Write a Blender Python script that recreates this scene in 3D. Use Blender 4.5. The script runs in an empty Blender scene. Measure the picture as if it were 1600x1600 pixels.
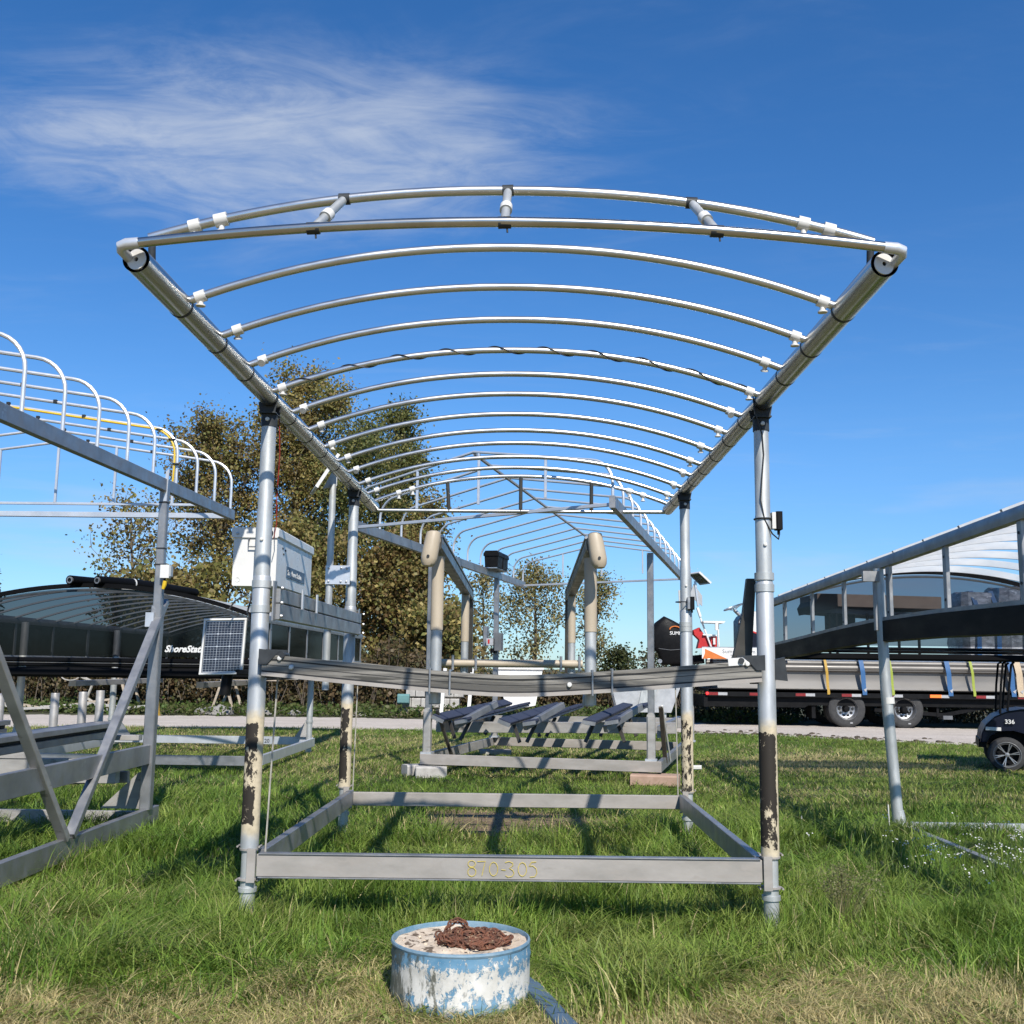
import bpy, math, random
import numpy as np
from math import sin, cos, pi, radians, sqrt, atan2
from mathutils import Vector, Matrix

S = bpy.context.scene
COL = S.collection
random.seed(5)

# ------------------------------------------------------------------ camera, world, sun, exposure
CAM_H = 1.5
cd = bpy.data.cameras.new("camera")
cam = bpy.data.objects.new("camera", cd)
COL.objects.link(cam)
FPX = 1660.0
cd.sensor_fit = 'HORIZONTAL'
cd.sensor_width = 36.0
cd.lens = FPX / 1600.0 * 36.0
cd.clip_end = 3000.0
vy = Vector((26 / FPX, -243 / FPX, -1)).normalized()
vz = Vector((0.0102, 1, 0))
vz = (vz - vy * vz.dot(vy)).normalized()
vx = vy.cross(vz)
RW = Matrix((vx, vy, vz))                     # world = RW @ camera
cam.matrix_world = Matrix.Translation((0, 0, CAM_H)) @ RW.to_4x4()
S.camera = cam

SUN = Vector((0.30, -1.05, 1.0)).normalized()  # towards the sun
SUN_EL = math.asin(SUN.z)
SUN_AZ = atan2(SUN.x, SUN.y)
sl = bpy.data.lights.new("sun", 'SUN')
sl.energy = 4.6
sl.angle = radians(0.53)
sl.color = (1.0, 0.955, 0.88)
so = bpy.data.objects.new("sun", sl)
COL.objects.link(so)
so.rotation_euler = (-SUN).to_track_quat('-Z', 'Y').to_euler()
so.location = (0, 0, 30)

SKY_STRENGTH = 0.094
W = bpy.data.worlds.new("World")
S.world = W
W.use_nodes = True


def build_world():
    nt = W.node_tree
    n, l = nt.nodes, nt.links
    n.clear()
    out = n.new('ShaderNodeOutputWorld')
    bg = n.new('ShaderNodeBackground')
    bg.inputs['Strength'].default_value = SKY_STRENGTH
    sky = n.new('ShaderNodeTexSky')
    sky.sky_type = 'NISHITA'
    sky.sun_disc = False
    sky.sun_elevation = SUN_EL
    sky.sun_rotation = SUN_AZ
    sky.air_density = 1.0
    sky.dust_density = 0.15
    sky.ozone_density = 1.6
    sky.altitude = 200
    hs = n.new('ShaderNodeHueSaturation')
    hs.inputs['Saturation'].default_value = 1.18
    tint = n.new('ShaderNodeMix')
    tint.data_type = 'RGBA'
    tint.blend_type = 'MULTIPLY'
    tint.inputs[0].default_value = 1.0
    tint.inputs[7].default_value = (.82, .97, 1.20, 1)
    l.new(sky.outputs[0], tint.inputs[6])
    l.new(tint.outputs[2], hs.inputs['Color'])
    tc = n.new('ShaderNodeTexCoord')
    sep = n.new('ShaderNodeSeparateXYZ')
    l.new(tc.outputs['Generated'], sep.inputs[0])

    def M(op, a, b=None, c=None, clamp=False):
        m = n.new('ShaderNodeMath')
        m.operation = op
        m.use_clamp = clamp
        for i, q in enumerate((a, b, c)):
            if q is None:
                continue
            if isinstance(q, (int, float)):
                m.inputs[i].default_value = q
            else:
                l.new(q, m.inputs[i])
        return m.outputs[0]

    def SS(v, a, b):
        m = n.new('ShaderNodeMapRange')
        m.interpolation_type = 'SMOOTHSTEP'
        l.new(v, m.inputs['Value'])
        m.inputs['From Min'].default_value = a
        m.inputs['From Max'].default_value = b
        return m.outputs[0]
    zc = M('MAXIMUM', sep.outputs['Z'], 0.03)
    u = M('DIVIDE', sep.outputs['X'], zc)      # the high cloud sheet seen from below, unit height
    v = M('DIVIDE', sep.outputs['Y'], zc)
    cmb = n.new('ShaderNodeCombineXYZ')
    l.new(u, cmb.inputs[0])
    l.new(v, cmb.inputs[1])

    def noise(vec, scale, detail, rough, dist, sx=1, sy=1, rot=0.0, off=(0, 0, 0)):
        mp = n.new('ShaderNodeMapping')
        mp.inputs['Scale'].default_value = (sx, sy, 1)
        mp.inputs['Rotation'].default_value = (0, 0, rot)
        mp.inputs['Location'].default_value = off
        l.new(vec, mp.inputs[0])
        t = n.new('ShaderNodeTexNoise')
        t.inputs['Scale'].default_value = scale
        t.inputs['Detail'].default_value = detail
        t.inputs['Roughness'].default_value = rough
        t.inputs['Distortion'].default_value = dist
        l.new(mp.outputs[0], t.inputs['Vector'])
        return t.outputs['Fac']
    vec = cmb.outputs[0]
    fib = noise(vec, 1.7, 8, 0.60, 1.1, 0.75, 1.5, radians(-10), (3.1, 0.4, 0))
    fib2 = noise(vec, 3.4, 9, 0.64, 2.4, 0.7, 1.25, radians(48), (1.2, 7.7, 0))
    puff = noise(vec, 0.8, 3, 0.5, 0.3, 0.8, 1.0, 0.0, (0.3, 2.2, 0))
    # one drifting cirrus patch, up to the left of the lift
    du = M('DIVIDE', M('SUBTRACT', u, -0.50), 0.82)
    dv = M('DIVIDE', M('SUBTRACT', v, 1.98), 0.50)
    dist = M('SQRT', M('ADD', M('MULTIPLY', du, du), M('MULTIPLY', dv, dv)))
    patch = M('SUBTRACT', 1.0, SS(dist, 0.1, 1.2))
    base = M('ADD', M('MULTIPLY', fib, 0.62), M('MULTIPLY', fib2, 0.62))
    cir = SS(M('ADD', base, M('MULTIPLY', patch, 0.34)), 0.55, 1.22)
    cir = M('MULTIPLY', cir, M('ADD', M('MULTIPLY', SS(patch, 0.0, 0.75), 1.0), 0.10))
    thin = M('MULTIPLY', SS(M('ADD', M('MULTIPLY', fib, 0.6), M('MULTIPLY', puff, 0.5)), 0.56, 0.95), 0.22)
    # low streaks near the horizon
    low = noise(tc.outputs['Generated'], 3.0, 4, 0.55, 0.4, 1.0, 1.0, 0.0, (0.7, 0, 0))
    mp = n.new('ShaderNodeMapping')
    mp.inputs['Scale'].default_value = (1.6, 1.6, 11.0)
    mp.inputs['Location'].default_value = (0.35, 0.1, 0.0)
    l.new(tc.outputs['Generated'], mp.inputs[0])
    t = n.new('ShaderNodeTexNoise')
    t.inputs['Scale'].default_value = 2.0
    t.inputs['Detail'].default_value = 5
    l.new(mp.outputs[0], t.inputs['Vector'])
    band = M('MULTIPLY', SS(t.outputs['Fac'], 0.52, 0.75),
             M('MULTIPLY', SS(sep.outputs['Z'], 0.0, 0.05), M('SUBTRACT', 1.0, SS(sep.outputs['Z'], 0.10, 0.26))))
    fac = M('ADD', M('ADD', M('MULTIPLY', cir, 0.66), thin), M('MULTIPLY', band, 0.40), clamp=True)
    hz = n.new('ShaderNodeMix')                # paler, less glaring air towards the horizon all round
    hz.data_type = 'RGBA'
    hz.inputs[6].default_value = (.60, .74, .88, 1)
    hz.inputs[7].default_value = (1, 1, 1, 1)
    l.new(SS(sep.outputs['Z'], -0.02, 0.24), hz.inputs[0])
    hm = n.new('ShaderNodeMix')
    hm.data_type = 'RGBA'
    hm.blend_type = 'MULTIPLY'
    hm.inputs[0].default_value = 1.0
    l.new(hs.outputs[0], hm.inputs[6])
    l.new(hz.outputs[2], hm.inputs[7])
    mix = n.new('ShaderNodeMix')
    mix.data_type = 'RGBA'
    l.new(fac, mix.inputs[0])
    l.new(hm.outputs[2], mix.inputs[6])
    k = 0.62 / SKY_STRENGTH
    mix.inputs[7].default_value = (0.74 * k, 0.82 * k, 0.95 * k, 1)
    l.new(mix.outputs[2], bg.inputs['Color'])
    l.new(bg.outputs[0], out.inputs[0])


build_world()
vs = S.view_settings
S.display_settings.display_device = 'sRGB'
vs.view_transform = 'Standard'
vs.look = 'None'
vs.gamma = 1.0
vs.exposure = 0.4
try:
    vs.use_curve_mapping = False
except Exception:
    pass
S.render.engine = 'CYCLES'
S.cycles.max_bounces = 8
S.cycles.transparent_max_bounces = 24
S.cycles.caustics_reflective = False
S.cycles.caustics_refractive = False


# ------------------------------------------------------------------ materials
def nodes(name):
    m = bpy.data.materials.new(name)
    m.use_nodes = True
    nt = m.node_tree
    b = nt.nodes['Principled BSDF']
    return m, nt, b


def setp(b, **kw):
    for k, v in kw.items():
        k = k.replace('_', ' ')
        if k in b.inputs:
            b.inputs[k].default_value = v


def tex(nt, scale, detail=4, rough=0.55, stretch=(1, 1, 1), off=(0, 0, 0), dist=0.0, coord='Object'):
    tc = nt.nodes.new('ShaderNodeTexCoord')
    mp = nt.nodes.new('ShaderNodeMapping')
    mp.inputs['Scale'].default_value = stretch
    mp.inputs['Location'].default_value = off
    nt.links.new(tc.outputs[coord], mp.inputs[0])
    t = nt.nodes.new('ShaderNodeTexNoise')
    t.inputs['Scale'].default_value = scale
    t.inputs['Detail'].default_value = detail
    t.inputs['Roughness'].default_value = rough
    t.inputs['Distortion'].default_value = dist
    nt.links.new(mp.outputs[0], t.inputs['Vector'])
    return t.outputs['Fac']


def rampf(nt, fac, stops, interp='LINEAR'):
    r = nt.nodes.new('ShaderNodeValToRGB')
    r.color_ramp.interpolation = interp
    el = r.color_ramp.elements
    while len(el) < len(stops):
        el.new(0.5)
    for e, (p, c) in zip(el, stops):
        e.position = p
        e.color = (*c, 1) if len(c) == 3 else c
    nt.links.new(fac, r.inputs[0])
    return r.outputs['Color']


def mixc(nt, fac, a, b, mode='MIX'):
    m = nt.nodes.new('ShaderNodeMix')
    m.data_type = 'RGBA'
    m.blend_type = mode
    for i, q in ((0, fac), (6, a), (7, b)):
        if isinstance(q, (int, float)):
            m.inputs[i].default_value = q
        elif isinstance(q, tuple):
            m.inputs[i].default_value = (*q, 1) if len(q) == 3 else q
        else:
            nt.links.new(q, m.inputs[i])
    return m.outputs[2]


def math_(nt, op, a, b=0.0, clamp=False):
    m = nt.nodes.new('ShaderNodeMath')
    m.operation = op
    m.use_clamp = clamp
    for i, q in enumerate((a, b)):
        if isinstance(q, (int, float)):
            m.inputs[i].default_value = q
        else:
            nt.links.new(q, m.inputs[i])
    return m.outputs[0]


def bump(nt, b, h, strength=0.3, dist=0.01):
    n = nt.nodes.new('ShaderNodeBump')
    n.inputs['Strength'].default_value = strength
    n.inputs['Distance'].default_value = dist
    nt.links.new(h, n.inputs['Height'])
    nt.links.new(n.outputs[0], b.inputs['Normal'])


def surf(name, c1, c2=None, scale=6.0, rough=0.5, metal=0.0, rv=0.12, stretch=(1, 1, 1), bmp=0.0, bscale=40,
         lo=0.35, hi=0.68, c3=None, s3=18.0, t3=0.62, spec=0.5, coat=0.0):
    """base colour c1..c2 by noise, optional third colour in blotches, roughness variation, small bump"""
    m, nt, b = nodes(name)
    c2 = c2 or tuple(x * 0.8 for x in c1)
    f = tex(nt, scale, 5, 0.6, stretch)
    col = rampf(nt, f, [(lo, c1), (hi, c2)])
    if c3:
        g = tex(nt, s3, 6, 0.65, stretch, (4, 2, 9))
        gg = rampf(nt, g, [(t3, (0, 0, 0)), (min(t3 + 0.06, 1), (1, 1, 1))])
        col = mixc(nt, gg, col, c3)
    nt.links.new(col, b.inputs['Base Color'])
    setp(b, Metallic=metal, Roughness=rough)
    b.inputs['Specular IOR Level'].default_value = spec
    if coat:
        b.inputs['Coat Weight'].default_value = coat
        b.inputs['Coat Roughness'].default_value = 0.1
    if rv:
        g = tex(nt, scale * 2.3, 4, 0.6, stretch, (7, 1, 3))
        r = nt.nodes.new('ShaderNodeMapRange')
        r.inputs['From Min'].default_value = 0.3
        r.inputs['From Max'].default_value = 0.7
        r.inputs['To Min'].default_value = max(rough - rv, 0.03)
        r.inputs['To Max'].default_value = min(rough + rv, 1)
        nt.links.new(g, r.inputs[0])
        nt.links.new(r.outputs[0], b.inputs['Roughness'])
    if bmp:
        bump(nt, b, tex(nt, bscale, 4, 0.6, (1, 1, 1), (2, 5, 1)), bmp, 0.004)
    return m


MT = {}
MT['galv'] = surf('galvanised_steel', (.56, .57, .555), (.38, .39, .38), 9, .48, .5, .1, (1, 1, .35), .05, 60, c3=(.30, .31, .31), s3=7, t3=.66)
MT['beam'] = surf('bright_tube', (.52, .50, .46), (.40, .385, .35), 5, .26, 1.0, 0, (1, .08, 1))
MT['bow'] = surf('bow_tube', (.66, .66, .64), (.52, .52, .51), 6, .33, .95, .08, (.2, 1, 1), .05, 80)
MT['alu'] = surf('aluminium', (.36, .362, .365), (.25, .252, .255), 4, .45, .7, .12, (1, 1, 1), .06, 60, c3=(.40, .41, .42), s3=9, t3=.64)
MT['alu_d'] = surf('weathered_aluminium', (.47, .45, .42), (.34, .32, .295), 4.5, .55, .45, .12, (.6, .6, 1.6), .12, 60, c3=(.26, .24, .21), s3=8, t3=.62)
MT['alu_rail'] = surf('dusty_aluminium_rail', (.40, .365, .33), (.29, .265, .235), 5, .6, .25, .12, (.5, .5, 1.2), .15, 50, c3=(.345, .31, .275), s3=9, t3=.58)
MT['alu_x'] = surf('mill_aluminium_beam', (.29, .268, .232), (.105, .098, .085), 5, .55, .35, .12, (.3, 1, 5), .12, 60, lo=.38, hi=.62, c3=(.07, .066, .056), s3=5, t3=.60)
MT['alu_w'] = surf('white_aluminium', (.62, .64, .67), (.52, .54, .57), 5, .36, .45, .08, (1, 1, 1), .04, 60)
MT['strip'] = surf('canopy_strip', (.68, .67, .65), (.58, .57, .55), 3, .38, .55, .1, (.4, 1, 1), .05, 60)
MT['dark'] = surf('dark_bracket', (.045, .050, .054), (.030, .033, .036), 12, .5, .0, spec=.2)
MT['black'] = surf('black_plastic', (.006, .006, .0065), (.009, .009, .0095), 10, .5, 0.0, .1, spec=.12)
MT['skirt'] = surf('black_vinyl', (.0035, .0035, .004), (.006, .006, .0065), 3, .5, 0.0, .08, (.3, .3, 1), .05, 6, spec=.08)
MT['pvc'] = surf('white_plastic', (.68, .67, .63), (.60, .58, .54), 9, .45, 0.0)
MT['white'] = surf('white_paint', (.70, .69, .66), (.64, .63, .60), 5, .35, 0.0, .1)
MT['cream'] = surf('cream_vinyl', (.46, .385, .285), (.39, .325, .235), 6, .5, 0.0, .1, (1, 1, .3), .08, 60, c3=(.42, .35, .26), s3=7, t3=.66)
MT['bronze'] = surf('bronze_rail', (.085, .078, .065), (.055, .05, .042), 5, .38, .5, .1)
MT['navy'] = surf('navy_carpet', (.020, .028, .055), (.030, .038, .068), 25, .9, 0.0, .05, (1, 1, 1), .3, 220)
MT['groove_shade'] = surf('groove_shadow', (.012, .012, .012), (.02, .02, .02), 10, .7)  # near-black colour painted in for the shade inside grooves
MT['rubber'] = surf('tyre_rubber', (.028, .028, .029), (.045, .044, .043), 12, .8, 0.0, .08, (1, 1, 1), .2, 60)
MT['tblack'] = surf('trailer_black', (.005, .005, .0055), (.009, .009, .0095), 6, .55, 0, spec=.12)
MT['red'] = surf('red_vinyl', (.50, .02, .018), (.40, .015, .014), 8, .45)
MT['yellow'] = surf('yellow_cable', (.70, .47, .02), (.6, .38, .015), 8, .45)
MT['orange'] = surf('orange_vinyl', (.62, .17, .03), (.5, .13, .02), 6, .5)
MT['wire'] = surf('black_wire', (.012, .012, .012), (.02, .02, .02), 20, .5)
MT['redwire'] = surf('red_wire', (.28, .02, .015), (.2, .015, .01), 20, .5)
MT['rope'] = surf('steel_cable', (.46, .43, .37), (.34, .31, .26), 30, .6, .2)
MT['chalk'] = surf('yellow_crayon', (.60, .47, .10), (.48, .38, .10), 60, .8)
MT['concrete'] = surf('concrete', (.44, .42, .385), (.32, .30, .275), 8, .9, 0, .05, (1, 1, 1), .5, 40, c3=(.30, .28, .24), s3=11, t3=.64)
MT['stone'] = surf('field_stone', (.26, .25, .23), (.19, .18, .165), 6, .95, 0, .03, (1, 1, 1), .3, 20)
MT['wood'] = surf('grey_timber', (.46, .38, .29), (.33, .27, .20), 4, .85, 0, .05, (.3, 3, 3), .3, 30)
MT['brick'] = surf('paver_block', (.40, .27, .20), (.32, .21, .15), 10, .9, 0, .05, (1, 1, 1), .4, 40)
MT['bark'] = surf('bark', (.13, .105, .08), (.07, .055, .04), 6, .95, 0, .03, (1, 1, .3), .6, 14)
MT['silver'] = surf('hull_aluminium', (.185, .172, .155), (.150, .138, .122), 2.2, .45, .25, .1, (.25, 1, 1), .03, 20, c3=(.13, .115, .10), s3=4, t3=.66)
MT['hubsteel'] = surf('hub_steel', (.45, .45, .45), (.3, .3, .3), 10, .4, .8)
MT['navyp'] = surf('navy_gloss', (.006, .008, .018), (.009, .011, .022), 6, .38, 0, .05, spec=.25)
MT['brown'] = surf('tan_fascia', (.24, .175, .125), (.19, .14, .10), 5, .6)
MT['grey'] = surf('grey_shell', (.13, .135, .14), (.10, .105, .11), 5, .5)
MT['greyp'] = surf('pale_grey_shell', (.42, .43, .44), (.33, .34, .35), 6, .5, c3=(.30, .25, .22), s3=9, t3=.68)
MT['blue'] = surf('blue_strap', (.018, .095, .24), (.015, .08, .2), 30, .6)
MT['lime'] = surf('lime_strap', (.26, .32, .03), (.22, .26, .025), 30, .6)
MT['ystrap'] = surf('amber_strap', (.42, .25, .025), (.34, .2, .02), 30, .6)
MT['tan'] = surf('tan_strap', (.48, .38, .25), (.4, .3, .2), 30, .7)
MT['rtape'] = surf('red_tape', (.22, .02, .02), (.18, .016, .016), 20, .35)
MT['wtape'] = surf('white_tape', (.40, .40, .40), (.34, .34, .34), 20, .35)
MT['slate'] = surf('slate_blue_plastic', (.075, .125, .185), (.06, .10, .15), 6, .45, 0, .1)
MT['greent'] = surf('teal_plastic', (.12, .26, .25), (.10, .2, .2), 6, .5)
MT['rust'] = surf('rusty_iron', (.22, .085, .045), (.06, .03, .02), 30, .85, .15, .08, (1, 1, 1), .6, 90, c3=(.30, .20, .12), s3=45, t3=.57)


def emissive(name, col, s):
    m, nt, b = nodes(name)
    b.inputs['Base Color'].default_value = (*col, 1)
    b.inputs['Emission Color'].default_value = (*col, 1)
    b.inputs['Emission Strength'].default_value = s
    return m


MT['lampred'] = emissive('red_marker_lamp', (.8, .03, .03), .8)
MT['lampamb'] = emissive('amber_marker_lamp', (.9, .16, .02), .5)


def peel(name, zlo, zhi, base=(.58, .49, .34), dark=(.026, .021, .016), amount=.5, seed=0, axis=None):
    """galvanised sleeve whose cream coat between zlo and zhi flakes off to dark primer"""
    m, nt, b = nodes(name)
    f = tex(nt, 9, 5, .6, (1, 1, .35))
    galv = rampf(nt, f, [(.35, (.56, .57, .57)), (.68, (.38, .39, .39))])
    tc = nt.nodes.new('ShaderNodeTexCoord')
    sp = nt.nodes.new('ShaderNodeSeparateXYZ')
    nt.links.new(tc.outputs['Object'], sp.inputs[0])
    edge = tex(nt, 14, 4, .6, (1, 1, 1), (seed, 0, 2))
    z = math_(nt, 'ADD', sp.outputs['Z'], math_(nt, 'MULTIPLY', math_(nt, 'SUBTRACT', edge, .5), .10))

    def ss(v, a, c):
        r = nt.nodes.new('ShaderNodeMapRange')
        r.interpolation_type = 'SMOOTHSTEP'
        r.inputs['From Min'].default_value = a
        r.inputs['From Max'].default_value = c
        nt.links.new(v, r.inputs[0])
        return r.outputs[0]
    coat = math_(nt, 'MULTIPLY', ss(z, zlo - .05, zlo + .05), math_(nt, 'SUBTRACT', 1.0, ss(z, zhi + .02, zhi + .10)))
    flake = tex(nt, 24, 9, .76, (1, 1, .6), (seed * 3.1, 1, 5), .4)
    big = tex(nt, 5, 3, .5, (1, 1, .6), (seed * 1.7, 4, 1))
    zz = math_(nt, 'MULTIPLY', ss(z, zlo + .02, zlo + .12), math_(nt, 'SUBTRACT', 1.0, ss(z, zhi - .02, zhi + .01)))
    fl = math_(nt, 'ADD', math_(nt, 'MULTIPLY', flake, .65), math_(nt, 'MULTIPLY', big, .55))
    fl = math_(nt, 'MULTIPLY', ss(fl, .62 - amount * .12, .635 - amount * .12), ss(zz, .45, .55))
    if axis:                                   # the weather side has lost its coat, the other flank keeps it
        dx = math_(nt, 'MULTIPLY', math_(nt, 'SUBTRACT', sp.outputs['X'], axis[0]), -.50 / .053)
        dy = math_(nt, 'MULTIPLY', math_(nt, 'SUBTRACT', sp.outputs['Y'], axis[1]), -.87 / .053)
        dot = math_(nt, 'ADD', math_(nt, 'ADD', dx, dy), math_(nt, 'MULTIPLY', math_(nt, 'SUBTRACT', flake, .5), 1.6))
        fl = math_(nt, 'MULTIPLY', fl, ss(dot, axis[2], axis[2] + .06))
    cre = rampf(nt, tex(nt, 25, 4, .6, (1, 1, 1), (2, 2, 2)), [(.35, base), (.7, tuple(x * .72 for x in base))])
    c = mixc(nt, coat, galv, cre)
    c = mixc(nt, math_(nt, 'MULTIPLY', fl, coat), c, dark)
    nt.links.new(c, b.inputs['Base Color'])
    nt.links.new(math_(nt, 'MULTIPLY', math_(nt, 'SUBTRACT', 1.0, coat), .5), b.inputs['Metallic'])
    r = math_(nt, 'ADD', math_(nt, 'MULTIPLY', coat, .25), .47)
    nt.links.new(r, b.inputs['Roughness'])
    bump(nt, b, math_(nt, 'MULTIPLY', fl, -1.0), .6, .003)
    b.inputs['Specular IOR Level'].default_value = .3
    return m


def pane_mat(name, tint, refl=.06):
    m, nt, b = nodes(name)
    nt.nodes.remove(b)
    out = nt.nodes['Material Output']
    tr = nt.nodes.new('ShaderNodeBsdfTransparent')
    tr.inputs[0].default_value = (*tint, 1)
    gl = nt.nodes.new('ShaderNodeBsdfGlossy')
    gl.inputs['Roughness'].default_value = .08
    gl.inputs[0].default_value = (.9, .9, .9, 1)
    lw = nt.nodes.new('ShaderNodeLayerWeight')
    lw.inputs['Blend'].default_value = .25
    mr = nt.nodes.new('ShaderNodeMapRange')
    mr.inputs['To Min'].default_value = refl
    mr.inputs['To Max'].default_value = .22
    nt.links.new(lw.outputs['Fresnel'], mr.inputs[0])
    mx = nt.nodes.new('ShaderNodeMixShader')
    nt.links.new(mr.outputs[0], mx.inputs[0])
    nt.links.new(tr.outputs[0], mx.inputs[1])
    nt.links.new(gl.outputs[0], mx.inputs[2])
    nt.links.new(mx.outputs[0], out.inputs[0])
    return m


MT['pane'] = pane_mat('tinted_window', (.27, .28, .31), .025)
MT['pane_side'] = pane_mat('smoked_window', (.16, .16, .165), .02)
MT['pane_dark'] = pane_mat('dark_window', (.15, .15, .16), .02)
MT['wrap'] = surf('stretch_wrap', (.46, .46, .47), (.16, .165, .17), 5, .2, .2, .1, (1, 1, 2.5), .7, 12, c3=(.6, .6, .6), s3=7, t3=.58)


# ------------------------------------------------------------------ mesh builder
class MB:
    def __init__(s):
        s.v, s.f = [], []

    def add(s, vs, fs):
        o = len(s.v)
        s.v += [tuple(p) for p in vs]
        s.f += [tuple(i + o for i in f) for f in fs]
        return s

    def box(s, c, d, rz=0.0):
        x, y, z = d[0] / 2, d[1] / 2, d[2] / 2
        p = [(-x, -y, -z), (x, -y, -z), (x, y, -z), (-x, y, -z), (-x, -y, z), (x, -y, z), (x, y, z), (-x, y, z)]
        cr, sr = cos(rz), sin(rz)
        p = [(c[0] + a * cr - b * sr, c[1] + a * sr + b * cr, c[2] + e) for a, b, e in p]
        return s.add(p, [(0, 3, 2, 1), (4, 5, 6, 7), (0, 1, 5, 4), (1, 2, 6, 5), (2, 3, 7, 6), (3, 0, 4, 7)])

    def sweep(s, pts, prof, up=(0, 0, 1), caps=True, closed=False):
        """profile (side, up) carried along pts; side = dir x up"""
        pts = [Vector(p) for p in pts]
        up = Vector(up)
        n, k = len(pts), len(prof)
        vs = []
        for i, p in enumerate(pts):
            a = pts[max(i - 1, 0)] if not closed else pts[i - 1]
            b = pts[min(i + 1, n - 1)] if not closed else pts[(i + 1) % n]
            d = (b - a).normalized()
            sd = d.cross(up)
            if sd.length < 1e-5:
                sd = d.cross(Vector((0, 1, 0)))
            sd.normalize()
            u = sd.cross(d).normalized()
            vs += [p + sd * q[0] + u * q[1] for q in prof]
        fs = []
        for i in range(n - 1 if not closed else n):
            j = (i + 1) % n
            for q in range(k):
                r = (q + 1) % k
                fs.append((i * k + q, i * k + r, j * k + r, j * k + q))
        if caps and not closed:
            fs.append(tuple(range(k - 1, -1, -1)))
            fs.append(tuple((n - 1) * k + q for q in range(k)))
        return s.add(vs, fs)

    def bar(s, a, b, w, h, up=(0, 0, 1), ch=.004):
        x, y = w / 2, h / 2
        c = min(ch, x * .4, y * .4)
        pr = [(-x + c, -y), (x - c, -y), (x, -y + c), (x, y - c), (x - c, y), (-x + c, y), (-x, y - c), (-x, -y + c)]
        return s.sweep([a, b], pr, up)

    def tube(s, pts, r, n=12, caps=True, closed=False):
        pts = [Vector(p) for p in pts]
        m = len(pts)
        rr = r if isinstance(r, (list, tuple)) else [r] * m
        d0 = (pts[1] - pts[0]).normalized()
        ref = Vector((0, 0, 1)) if abs(d0.z) < .9 else Vector((1, 0, 0))
        u = (ref - d0 * ref.dot(d0)).normalized()
        vs = []
        for i, p in enumerate(pts):
            a = pts[max(i - 1, 0)] if not closed else pts[i - 1]
            b = pts[min(i + 1, m - 1)] if not closed else pts[(i + 1) % m]
            d = (b - a).normalized()
            u = u - d * u.dot(d)
            if u.length < 1e-6:
                u = d.orthogonal()
            u.normalize()
            w = d.cross(u)
            for q in range(n):
                t = 2 * pi * q / n
                vs.append(p + (u * cos(t) + w * sin(t)) * rr[i])
        fs = []
        for i in range(m if closed else m - 1):
            j = (i + 1) % m
            for q in range(n):
                k = (q + 1) % n
                fs.append((i * n + q, i * n + k, j * n + k, j * n + q))
        if caps and not closed:
            fs.append(tuple(range(n - 1, -1, -1)))
            fs.append(tuple((m - 1) * n + q for q in range(n)))
        return s.add(vs, fs)

    def lathe(s, prof, c, axis=(0, 0, 1), n=24, caps=True):
        """prof = [(radius, along)] about axis through c"""
        ax = Vector(axis).normalized()
        u = ax.orthogonal().normalized()
        w = ax.cross(u)
        c = Vector(c)
        vs, fs = [], []
        for r, t in prof:
            for q in range(n):
                a = 2 * pi * q / n
                vs.append(c + ax * t + (u * cos(a) + w * sin(a)) * r)
        for i in range(len(prof) - 1):
            for q in range(n):
                k = (q + 1) % n
                fs.append((i * n + q, i * n + k, (i + 1) * n + k, (i + 1) * n + q))
        if caps:
            fs.append(tuple(range(n - 1, -1, -1)))
            fs.append(tuple((len(prof) - 1) * n + q for q in range(n)))
        return s.add(vs, fs)

    def prism(s, poly, ext):
        """planar polygon (3D points) extruded by vector ext"""
        e = Vector(ext)
        p = [Vector(q) for q in poly]
        k = len(p)
        fs = [tuple(range(k)), tuple(range(2 * k - 1, k - 1, -1))]
        for i in range(k):
            j = (i + 1) % k
            fs.append((i, i + k, j + k, j))
        return s.add(p + [q + e for q in p], fs)

    def mesh(s, name, mat, smooth=True, ang=38):
        me = bpy.data.meshes.new(name)
        me.from_pydata(s.v, [], s.f)
        me.validate()
        import bmesh
        bm = bmesh.new()
        bm.from_mesh(me)
        bmesh.ops.recalc_face_normals(bm, faces=bm.faces)
        bm.to_mesh(me)
        bm.free()
        if mat is not None:
            me.materials.append(MT[mat] if isinstance(mat, str) else mat)
        if smooth:
            me.shade_smooth()
            me.set_sharp_from_angle(angle=radians(ang))
        return me

    def build(s, name, mat, parent=None, smooth=True, ang=38):
        off = root_off(parent)
        if off is not None:
            s.v = [(a - off[0], b - off[1], c - off[2]) for a, b, c in s.v]
        return link(name, s.mesh(name, mat, smooth, ang), parent)


WORLD_FRAME = {}


def root_off(o):
    """things flagged as world-framed take their parts in world coordinates"""
    while o is not None:
        if o.name in WORLD_FRAME:
            return WORLD_FRAME[o.name]
        o = o.parent
    return None


def link(name, me, parent=None):
    o = bpy.data.objects.new(name, me)
    COL.objects.link(o)
    if parent is not None:
        o.parent = parent
    return o


def tag(o, label=None, cat=None, group=None, kind=None):
    if label:
        o['label'] = label
    if cat:
        o['category'] = cat
    if group:
        o['group'] = group
    if kind:
        o['kind'] = kind
    return o


def thing(name, label, cat, loc=(0, 0, 0), rz=0.0, group=None, world=False):
    o = bpy.data.objects.new(name, None)
    o.empty_display_size = .2
    COL.objects.link(o)
    o.location = loc
    o.rotation_euler = (0, 0, rz)
    if world:
        WORLD_FRAME[o.name] = tuple(loc)
    return tag(o, label, cat, group)


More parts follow.
